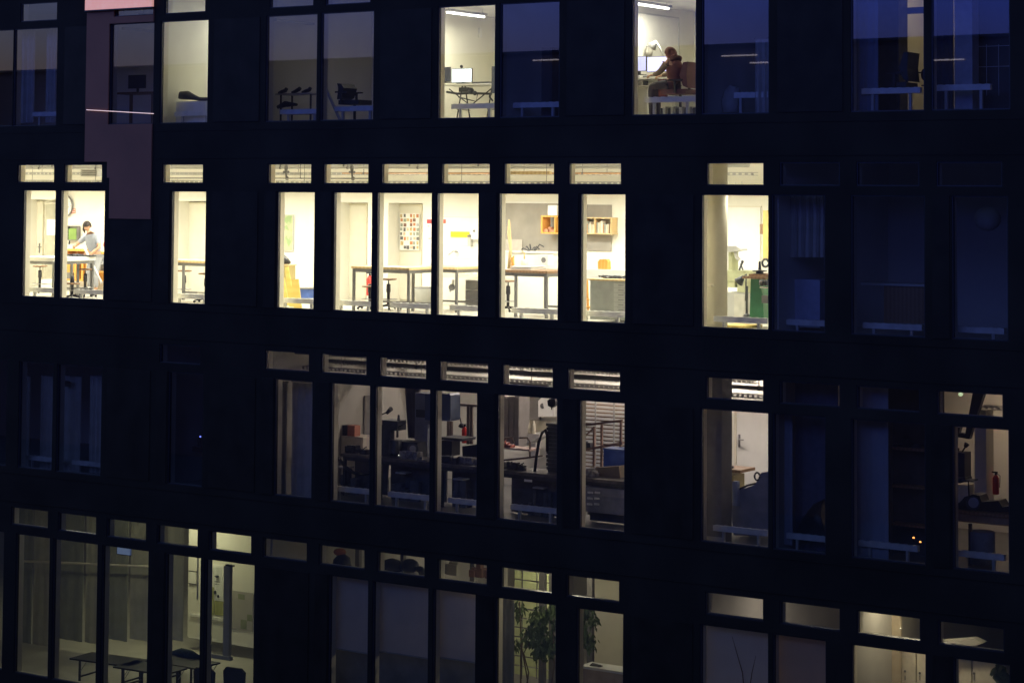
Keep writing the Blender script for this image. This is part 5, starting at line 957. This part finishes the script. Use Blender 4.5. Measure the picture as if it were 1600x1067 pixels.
# W15
thing('pale_pillar', 'pale pillar catching the lamp light in the rightmost third storey bay', 'pillar', [('shaft', MB().pb(1523, 640, 1541, 800, 2.2, .35), CREAM), ('plinth', MB().pb(1522, 796, 1542, 801, 2.18, .02), STEELL)])
extinguisher(1556, 735, 772, 2.4, 'red extinguisher beside the pale pillar at the far right')
mc = MB().pb(1486, 707, 1507, 745, 1.3, .3).pprism(((1484, 748), (1508, 746), (1509, 752), (1500, 755), (1484, 752)), 1.25, .3).tube([P(1494, 707, 1.4), P(1497, 700, 1.4)], .03).tube([P(1503, 706, 1.4), P(1509, 697, 1.4)], .014).tube([P(1508, 698, 1.4), P(1511, 693, 1.4)], [.03, .05]).tube([P(1508, 752, 1.3), P(1513, 752, 1.3), P(1514, 775, 1.3)], .014)
thing('dark_press', 'dark machine silhouette with lamp arm at the far right', 'machine', [('machine_body', mc, BLACK), ('table_plate', MB().pb(1502, 750, 1518, 752, 1.2, .3), DARKM)])
thing('ceiling_hoist', 'dark slanting hoist arm hanging at the top of the far right bay', 'hoist', [('arm', MB().pprism(((1520, 612), (1534, 600), (1542, 600), (1514, 686), (1492, 682), (1494, 668), (1500, 668), (1498, 676), (1508, 678)), 1.0, .12), BLACK)])
gr = MB().pprism(((1501, 783), (1507, 776), (1520, 772), (1530, 774), (1534, 784), (1560, 782), (1566, 792), (1584, 790), (1584, 800), (1490, 800), (1492, 790)), 1.1, .35); gr.tube([P(1520, 786, 1.05), P(1520, 786, 1.1)], .12, 16)
thing('black_engine', 'black lumpy engine block with a round wheel on the far right bench', 'machine', [('engine_body', gr, BLACK), ('wheel', MB().tube([P(1521, 785, 1.03), P(1521, 785, 1.05)], .09, 16), STEEL)])
thing('far_bench', 'brown bench carrying the black engine block', 'workbench', [('benchtop', MB().pb(1486, 800.5, 1585, 806, .95, .7), WOODD), ('bench_sides', MB().pb(1488, 806.2, 1582, 818, 1.0, .5), mat('tan_bench_side', (.34, .24, .16), .7)), ('leg', MB().pb(1513, 818, 1517, 884, 1.0, .06), DARKM), ('leg', MB().pb(1576, 818, 1580, 890, 1.0, .06), DARKM)])
thing('metal_drum', 'dark drum standing under the far right bench', 'drum', [('drum_body', MB().lathe(P(1535, 880, 1.15), [(0, .22), (.55, .22), (.56, .2)], 20), TARP)], None, True)
thing('grey_wall_cabinet_low', 'pale cabinet low behind the dark press at the far right', 'cabinet', [('carcass', MB().pb(1489, 757, 1512, 798, 2.0, .3), CREAM), ('cabinet_door', MB().pb(1491, 760, 1500, 797, 1.985, .013), WALLW)])
thing('emergency_light', 'small glowing greenish light high in the far right bay', 'light', [('lamp_face', MB().ball(P(1501, 616, 1.6), .045, 10, 0, (1, 1, .7)), mat('greenish_lit', (.8, 1.0, .6), .4, emit=.7)), ('lamp_case', MB().pb(1495, 611, 1508, 613, 1.58, .08), STEELL)])
tray(2.4, -4.42, 22.3, 25.0, 'short perforated tray in the far right third storey bay', None, .22, .11)
# ------------------------------------------------------------------ STOREY 4 (ground floor)
def fold_table(px, py, Y_, w_, d_, label, rz=0.0):
    p = P(px, py, Y_); z = F4 + .72; o = MB().box(-w_ / 2, w_ / 2, 0, d_, .685, .72); ps = [('tabletop', o, BLACK)]
    for sx in (-w_ / 2 + .22, w_ / 2 - .25):
        for sy in (.06, d_ - .10): ps.append(('leg', MB().box(sx, sx + .04, sy, sy + .04, 0, .685), DARKM))
        ps.append(('crossbar', MB().box(sx, sx + .04, .10, d_ - .10, .30, .33), DARKM)); ps.append(('brace', MB().tube([(sx + .05, .08, .45), (sx + .22, .08, .68)], .010, 6).tube([(sx + .05, d_ - .08, .45), (sx + .22, d_ - .08, .68)], .010, 6), CHROME))
    e = thing('folding_table', label, 'table', ps, 'black folding tables in the hall'); e.location = Vector((p.x, Y_, F4)); e.rotation_euler.z = rz
    for ch in e.children: pass
    return e
q1, q2, q3 = PZ(124, 1061, F4), PZ(230, 1062, F4), PZ(292, 1067, F4)
fold_table(172, 1015, 1.6, 1.7, .8, 'black folding table farthest left in the yellowish hall', .10)
fold_table(235, 1020, 1.5, 1.5, .8, 'black folding table in the middle of the yellowish hall', .05)
fold_table(290, 1018, 2.4, 1.4, .8, 'black folding table under the dropped jacket', 0)
jz = F4 + .75; j = MB().tube([(P(a_, 1010, 2.8).x, 2.8, jz + h_) for a_, h_ in ((270, 0), (284, .05), (298, .04), (312, 0))], [.05, .10, .10, .04], 10)
thing('dark_jacket', 'crumpled dark jacket lying on the folding table', 'jacket', [('cloth', j, mat('dark_teal_cloth', (.04, .06, .06), .95, 0, .4, 12))], None, True)
for (a, yy, lb, fc) in ((318, 1.0, 'black chair seen from behind at the lower left', -1), (365, .9, 'black chair with a wide back at the bottom of the hall', -1)):
    x = P(a, 1050, yy).x; z = P(a, 1050, yy).z
    thing('black_chair', lb, 'chair', [('backrest', MB().prism([(x - .28, yy, z - .28), (x + .28, yy, z - .28), (x + .30, yy, z + .02), (x + .18, yy, z + .10), (x - .22, yy, z + .09), (x - .30, yy, z + .0)], .06), BLACK), ('seat', MB().box(x - .26, x + .26, yy + .07, yy + .5, z - .42, z - .36), BLACK), ('leg', MB().box(x - .25, x - .21, yy + .08, yy + .12, F4, z - .42), DARKM), ('leg', MB().box(x + .21, x + .25, yy + .08, yy + .12, F4, z - .42), DARKM), ('leg', MB().box(x - .25, x - .21, yy + .44, yy + .48, F4, z - .42), DARKM), ('leg', MB().box(x + .21, x + .25, yy + .44, yy + .48, F4, z - .42), DARKM)])
OL = mat('olive_grey_cloth', (.55, .54, .42), .9, 0, .1, 3); OD = mat('dark_olive_cloth', (.36, .37, .28), .9, 0, .1, 3)
for (a, b, m_, lb, yb) in ((28, 50, OD, 'dark olive curtain in the first ground floor bay', 1046), (52, 78, OL, 'pale olive curtain in the first ground floor bay', 1048), (92, 130, OD, 'wide dark olive curtain in the second ground floor bay', 1000), (134, 156, OL, 'pale curtain at the right of the second ground floor bay', 1005), (168, 200, OD, 'dark olive curtain in the third ground floor bay', 1000), (204, 234, OL, 'pale curtain in the third ground floor bay', 1000), (262, 287, OL, 'pale olive curtain in the fourth ground floor bay', 1000)):
    cloth_panel(a, b, 788, yb, 4.2, m_, lb, amp=.012, waves=2)
thing('hall_rail', 'thin pale rail running across the three left ground floor bays', 'rail', [('rail', MB().tube([P(30, 876, 3.9), P(235, 885, 3.9)], .03, 8), CREAM)])
thing('blue_lit_sign', 'small blue glowing screen high in the third ground floor bay', 'screen', [('screen_face', MB().pb(183, 856, 203, 866, 3.0, .05), mat('blue_lit_screen', (.25, .35, .7), .4, emit=.15)), ('screen_back', MB().pb(182, 855, 204, 867, 3.051, .03), BLACK)])
dpst = MB().pb(349, 884, 358, 1029, 3.4, .1).pb(320, 1023, 360, 1029, 3.35, .08)
thing('glass_door', 'grey framed glass door before the papers in the hall', 'door', [('door_frame', dpst, STEELL), ('glass', MB().add([P(322, 1022, 3.44), P(348.5, 1022, 3.44), P(348.5, 886, 3.44), P(322, 886, 3.44)], [(0, 1, 2, 3)]), GL), ('closer_arm', MB().pb(352, 882, 364, 884.5, 3.36, .06), DARKM)])
Yb = 6.0
thing('papered_wall', 'pale wall carrying pinned papers behind the glass door', 'wall', [('wall_panel', MB().pb(294, 820, 412, 1003, Yb, .1), WALLW), ('skirting', MB().pb(294, 1003.2, 412, 1005, Yb - .02, .1), WHITE)])
thing('tall_white_poster', 'tall white poster with dark sketches and a few lines of text', 'poster', [('sheet', MB().pb(330, 882, 349, 938, Yb - .02, .012), PAPER), ('sketches', MB().ball(P(339, 900, Yb - .03), .05, 8, 0, (1.2, .2, .6)).ball(P(336, 925, Yb - .03), .05, 8, 0, (.8, .2, 1)).ball(P(341, 931, Yb - .03), .04, 8, 0, (.7, .2, 1)), DARKM), ('text_lines', MB().pb(335, 908, 344, 909, Yb - .024, .004).pb(335, 912, 343, 912.8, Yb - .024, .004), STEEL)])
thing('green_sheets', 'yellow green sheets hanging below the tall white poster', 'sheets', [('sheet', MB().pb(329, 917, 334, 960, Yb - .03, .01).pb(335, 939, 350, 961, Yb - .02, .01), mat('yellow_green_sheet', (.40, .40, .14), .8))])
thing('grey_plan', 'large grey plan sheet with greenish blots at the right of the hall', 'poster', [('sheet', MB().pb(360, 924, 395, 984, Yb - .02, .012), WALLG), ('blots', MB().pb(372, 928, 382, 936, Yb - .024, .004).pb(386, 960, 394, 970, Yb - .024, .004).pb(376, 968, 385, 982, Yb - .024, .004), mat('grey_green_blot', (.26, .29, .18), .8))])
thing('framed_note', 'framed note with a dark border left of the mullion', 'notice', [('sheet', MB().pb(296, 893, 306, 911, Yb - .03, .012), PAPER), ('notice_frame', MB().pb(294.5, 891.5, 307.5, 892.9, Yb - .035, .02).pb(294.5, 911.1, 307.5, 913, Yb - .035, .02), STEEL)])
thing('wall_niche_line', 'pale horizontal ledge below the pinned papers', 'ledge', [('ledge', MB().pb(296, 962, 350, 966, Yb - .05, .05), WHITE)])
vt = MB().tube([P(309.5, 870, 2.2), P(308.5, 936, 2.2)], .016, 8)
thing('vertical_tube', 'slim pale upright tube left of the mullion in the hall', 'tube', [('tube', vt, PAPER)])
# lobby with blinds
def roller(px0, px1, pyt0, pyb, label, m_=BLIND, Y_=.34, row=4):
    a, b = P(px0, 950, Y_), P(px1, 950, Y_); zt = LV[4]['m'][1] + .06; zb_ = P((px0 + px1) / 2, pyb, Y_).z
    c = MB().box(a.x, b.x, Y_, Y_ + .006, zb_, zt); t = MB().tube([(a.x, Y_ + .04, zt), (b.x, Y_ + .04, zt)], .035, 12); bb = MB().tube([(a.x, Y_ + .003, zb_ - .01), (b.x, Y_ + .003, zb_ - .01)], .015, 8)
    return thing('roller_blind', label, 'blind', [('cloth', c, m_), ('roller', t, STEELL), ('bottom_bar', bb, STEELL)], 'roller blinds of the ground floor')
roller(516, 584, 896, 1016, 'bluish roller blind, leftmost of the three middle ground floor bays'); roller(588, 676, 905, 1022, 'bluish roller blind, widest of the three middle ground floor bays'); roller(681, 752, 920, 1030, 'bluish roller blind left of the tall indoor tree')
roller(1101, 1206, 970, 1150, 'bluish roller blind behind the bare twigs', translucent(mat('blue_blind_cloth', (.80, .78, .80), .9, 0, .06, 2), .4)); roller(1216, 1294, 985, 1150, 'brownish roller blind right of the bare twigs', translucent(mat('brown_blind_cloth', (.80, .68, .56), .9, 0, .06, 2), .4))
thing('shelf_lamp_shade', 'dark dome shade seen through the upper pane above the widest blind', 'lamp', [('shade', MB().lathe(P(612, 890, 1.8), [(0, .28), (.12, .26), (.2, .16), (.24, .03)], 18), BLACK), ('rim', MB().lathe(P(612, 891.5, 1.8), [(0, .30), (.02, .30)], 18), CREAM)], None, True)
thing('shelf_helmet', 'black rounded shape with pale objects at the right of the dome shade', 'clutter', [('rounded_shape', MB().ball(P(640, 884, 1.8), .17, 12, 0, (1.2, 1, .9)).ball(P(656, 893, 1.8), .12), BLACK), ('pale_bits', MB().ball(P(650, 897, 1.6), .06).ball(P(628, 897, 1.6), .05), CREAM)], None, True)
thing('orange_bundle', 'dark bundle with an orange top behind the leftmost upper pane', 'bundle', [('bundle', MB().tube([P(534, 890, 1.6), P(534, 872, 1.6), P(532, 866, 1.6)], [.22, .18, .08], 12), BLACK), ('orange_top', MB().ball(P(531, 862, 1.6), .10, 10, 0, (1.4, 1, .8)), mat('dull_orange', (.45, .16, .08), .7))], None, True)
thing('upper_shelf_pile', 'pile of pale and brown things behind the upper pane left of the tree', 'clutter', [('pale_things', lump(P(700, 892, 1.7).x, 1.7, P(700, 897, 1.7).z, .7, .3, 9), WALLG), ('brown_things', lump(P(745, 900, 1.7).x, 1.8, P(745, 903, 1.7).z, .4, .3, 7), mat('brown_things', (.22, .12, .09), .8))])
pl_ = 0
for a, w_, lb in ((513, 6, 'dark post behind the leftmost upper ground pane'), (557, 6, 'dark post right of the orange topped bundle'), (627, 5, 'dark post behind the dome shade pane'), (737, 7, 'dark post behind the pile of pale things'), (846, 8, 'grey post left of two beside the tall tree'), (861, 7, 'grey post right of two beside the tall tree'), (921, 8, 'grey post left of the cream wall')):
    thing('steel_post', lb, 'post', [('post', MB().pb(a - w_ / 2, 800, a + w_ / 2, 1100, 2.9 if a < 800 else 2.2, .1), mat('post_grey', (.16, .15, .14), .6)), ('post_base', MB().pb(a - w_ / 2 - 1, 1100, a + w_ / 2 + 1, 1104, 2.88 if a < 800 else 2.18, .14), STEEL)])
cloth_panel(776, 803, 936, 1100, .9, mat('slate_cloth', (.16, .17, .20), .9), 'slate curtain left of the tall indoor tree', amp=.02)
gy = MB()
for k in range(12): gy.pb(804, 880 + k * 15, 876, 892.5 + k * 15, 4.6, .03)
thing('green_partition', 'yellow green translucent partition with fine joints behind the tree', 'partition', [('panels', gy, mat('yellow_green_glass', (.58, .62, .34), .4)), ('joint_posts', MB().pb(815, 878, 816, 1060, 4.58, .015).pb(838, 878, 839, 1060, 4.58, .015), STEEL)])
thing('cream_wall', 'plain cream wall behind the rightmost branches of the tree', 'wall', [('wall_panel', MB().pb(924, 880, 990, 1120, 3.2, .1), CREAM)])
thing('white_box', 'white topped low box at the bottom of the cream wall bay', 'box', [('box_body', MB().pb(908, 1049, 980, 1100, 1.2, .4), mat('rosy_box', (.45, .36, .30), .7)), ('lid', MB().pb(906, 1045, 982, 1048.8, 1.18, .44), WHITE)])
thing('dark_bag_low', 'rounded dark bag lying on the white topped box', 'bag', [('bag_body', MB().tube([P(919, 1044, 1.35), P(926, 1042, 1.35), P(938, 1046, 1.35), P(944, 1050, 1.35)], [.04, .09, .10, .03], 10), BLACK)], None, True)
def plant(name, label, crowns, stems, nleaf, size, Y_, cat='tree', long=2.2, pot=None):
    lf = MB(); st = MB()
    for pts in stems: st.tube([P(a, b, Y_) for a, b in pts], [.022] + [.014] * (len(pts) - 1), 6)
    for (cx, cy, rx, ry, n) in crowns:
        for _ in range(int(n * 1.5)):
            u = random.gauss(0, .45); v_ = random.gauss(0, .45)
            if u * u + v_ * v_ > 1: continue
            c = P(cx + u * rx, cy + v_ * ry, Y_ + random.uniform(-.35, .35)); a = random.uniform(-.9, .9); L = size * random.uniform(.6, 1.3)
            d = Vector((math.sin(a) * .7, random.uniform(-.5, .5), -abs(math.cos(a)))).normalized(); s_ = d.cross(Vector((random.uniform(-.5, .5), 1, random.uniform(-.3, .3)))).normalized() * L / long / 2
            m1 = c + d * L * .45; lf.add([c, m1 + s_, c + d * L, m1 - s_], [(0, 1, 2, 3)])
    parts = [('foliage', lf, LEAF), ('stems', st, BARK)]
    if pot: q = P(pot, 1150, Y_); parts.append(('pot', MB().lathe((q.x, Y_, F4), [(0, .16), (.35, .22), (.37, .22)], 18), DARKM))
    return thing(name, label, cat, parts)
plant('ficus_tree', 'tall bushy indoor tree with drooping leaves across two lit bays',
      [(848, 962, 24, 18, 130), (838, 985, 26, 16, 120), (856, 1008, 20, 22, 130), (840, 1016, 14, 16, 60), (870, 945, 18, 20, 90), (884, 985, 24, 44, 160), (912, 955, 16, 20, 90), (908, 985, 14, 24, 90), (920, 1000, 14, 16, 50), (928, 968, 9, 12, 30), (828, 998, 10, 10, 26)],
      [((828, 1150), (824, 1060), (815, 1010), (822, 985), (850, 960)), ((812, 1150), (826, 1050), (818, 1020), (830, 1000)), ((850, 1150), (866, 1040), (864, 970), (880, 945)), ((866, 1000), (895, 975), (915, 950)), ((906, 1150), (907, 1000), (908, 930))], 0, .125, 1.5, pot=850)
plant('thin_plant', 'thin stemmed plant with a few narrow leaves left of the bushy tree', [(812, 950, 8, 16, 26), (806, 1005, 8, 10, 14)], [((813, 1150), (814, 1000), (812, 940))], 0, .16, 1.5, 'plant', 3.2, pot=813)
thing('bare_twigs', 'two bare dark twigs standing before the bluish blind', 'twigs', [('twig', MB().tube([P(1166, 1110, .3), P(1160, 1050, .3), P(1150, 1015, .3), P(1144, 994, .3)], [.012, .009, .006, .003], 6), BARK), ('twig', MB().tube([P(1166, 1110, .3), P(1175, 1050, .3), P(1181, 1024, .3)], [.012, .007, .003], 6), BARK), ('vase', MB().lathe(P(1166, 1135, .3), [(0, .04), (.2, .055), (.34, .03)], 12), DARKM)])
# wardrobes
wx0, wx1 = P(1405, 1040, 2.4).x, P(1640, 1040, 2.0).x
for k, (a, b, hx_, lb) in enumerate(((1409, 1432, 1414, 'pale tall wardrobe with a small knob right of the blue framed picture'), (1433, 1466, 1437, 'pale tall wardrobe hidden partly by the mullion'), (1487, 1519, 1497, 'pale tall wardrobe left of two in the rightmost ground bay'), (1520, 1568, 1521.5, 'pale tall wardrobe right of two beside the curled plant'))):
    Yw = 2.2
    thing('wardrobe', lb, 'wardrobe', [('carcass', MB().pb(a, 1016 + k * 2, b - .6, 1200, Yw, .5), CREAM), ('wardrobe_door', MB().pb(a + .6, 1017 + k * 2, b - 1.4, 1198, Yw - .018, .016), mat('wardrobe_door', (.68, .62, .50), .5)), ('knob', MB().ball(P(hx_, 1048 + (k % 2) * 3, Yw - .03), .022, 8).pb(hx_ - .5, 1055, hx_ + .5, 1062, Yw - .03, .01), STEEL)])
thing('blue_picture', 'white framed picture with blue panes on the brown wall', 'picture', [('picture_frame', MB().pb(1348, 1036, 1368, 1078, 1.9, .03), WHITE), ('print', MB().pb(1351, 1040, 1364, 1053, 1.89, .008).pb(1351, 1055, 1357, 1076, 1.89, .008).pb(1358, 1055, 1364, 1076, 1.89, .008), mat('picture_blue', (.12, .20, .42), .5))])
thing('brown_wall_panel', 'brown tinted wall carrying the blue picture', 'wall', [('wall_panel', MB().pb(1320, 930, 1407, 1200, 1.95, .08), mat('tan_wall', (.50, .42, .30), .8))])
thing('wall_shelf_board', 'pale sloping shelf board seen through the last upper pane', 'shelf', [('shelf_board', MB().pprism(((1466, 1001), (1520, 997), (1536, 1004), (1526, 1008), (1466, 1011)), 1.9, .2), WALLG)])
thing('clothes_hook', 'tiny bright hook high on the brown wall', 'hook', [('hook', MB().ball(P(1407, 982, 1.7), .02, 8), CHROME)])
plant('curly_plant', 'dark leafy plant at the lower right corner of the picture', [(1561, 1046, 10, 12, 60), (1576, 1062, 9, 14, 60), (1566, 1020, 5, 6, 8)], [((1578, 1130), (1574, 1060), (1563, 1035))], 0, .16, .8, 'plant', 1.6, pot=1578)

thing('shaded_recess_panel', 'grey beige panel coloured as the shaded recess right of the far left cream door', 'cabinet', [('carcass', MB().pb(70, 319, 89, 437, D + .25, .2), mat('recess_shade_grey', (.42, .40, .31), .7)), ('recess_edge', MB().pb(69, 317.5, 90, 318.8, D + .24, .22), CREAM)])  # shade of the recess painted as a darker panel
for k, (a, b, y_) in enumerate(((505, 578, 1010), (590, 672, 1014), (684, 748, 1020))):  # low blocks added to hide the bright lobby below the blinds
    thing('blind_gap_block', ('leftmost', 'middle', 'rightmost')[k] + ' grey low block added to darken the gap under the middle roller blinds', 'cabinet', [('carcass', MB().pb(a, y_, b, 1180, .75, .4), mat('gap_block_grey', (.20, .20, .20), .7, 0, .3, 2)), ('cabinet_top', MB().pb(a - 2, y_ - 2.5, b + 2, y_ - .3, .73, .44), mat('gap_block_top', (.30, .29, .27), .6))])

ct_ = mat('clutter_grey', (.25, .24, .24)); cl_n = 0
for a, yr, Y_, h_, row, lb in ((556, 716, 1.6, .88, 3, 'scattered dark tools at the left end of the dim benches'), (640, 724, 1.5, .88, 3, 'low dark tools beside the grey vice'), (700, 728, 1.4, .88, 3, 'dark tools under the gooseneck lamp'), (735, 730, 1.5, .88, 3, 'dark boxes beside the padded block'), (800, 738, 1.2, .9, 3, 'pale and dark tools left on the bench by the curved hose'), (912, 748, 1.2, .9, 3, 'dark jars at the left of the brown cardboard box')):
    x = P(a, yr, Y_).x; z = LV[row]['F'] + h_ + .001; mbs = lump(x, Y_, z, .5, .16, 9)
    for k in range(3): mbs.tube([(x - .2 + .15 * k, Y_ - .1, z + .02), (x - .05 + .15 * k, Y_ + .05, z + .05 + .05 * k), (x + .1 + .1 * k, Y_, z + .02)], .012, 5)
    thing('tool_clutter', lb, 'tools', [('tool_pile', mbs, ct_ if cl_n % 2 else DARKM)]); cl_n += 1
for a, b, Y_, w_, lb in ((540, 780, 1.6, .5, 'dark crates under the left dim bench'), (630, 785, 1.6, .7, 'dark crates with a pale lid under the long dim bench'), (720, 792, 1.5, .5, 'dark crates below the blue tool cabinet bench'), (845, 800, 1.4, .5, 'dark crates below the ribbed machine')):
    x = P(a, b, Y_).x; c_ = lump(x, Y_, F3 + .002, w_, .55, 7); l_ = MB().box(x - .12, x + .14, Y_ - .12, Y_ + .1, F3 + .56, F3 + .59)
    thing('stored_crates', lb, 'crates', [('crate_pile', c_, mat('crate_dark', (.12, .12, .13), .7, 0, .4, 5)), ('pale_lid', l_, CREAM)])
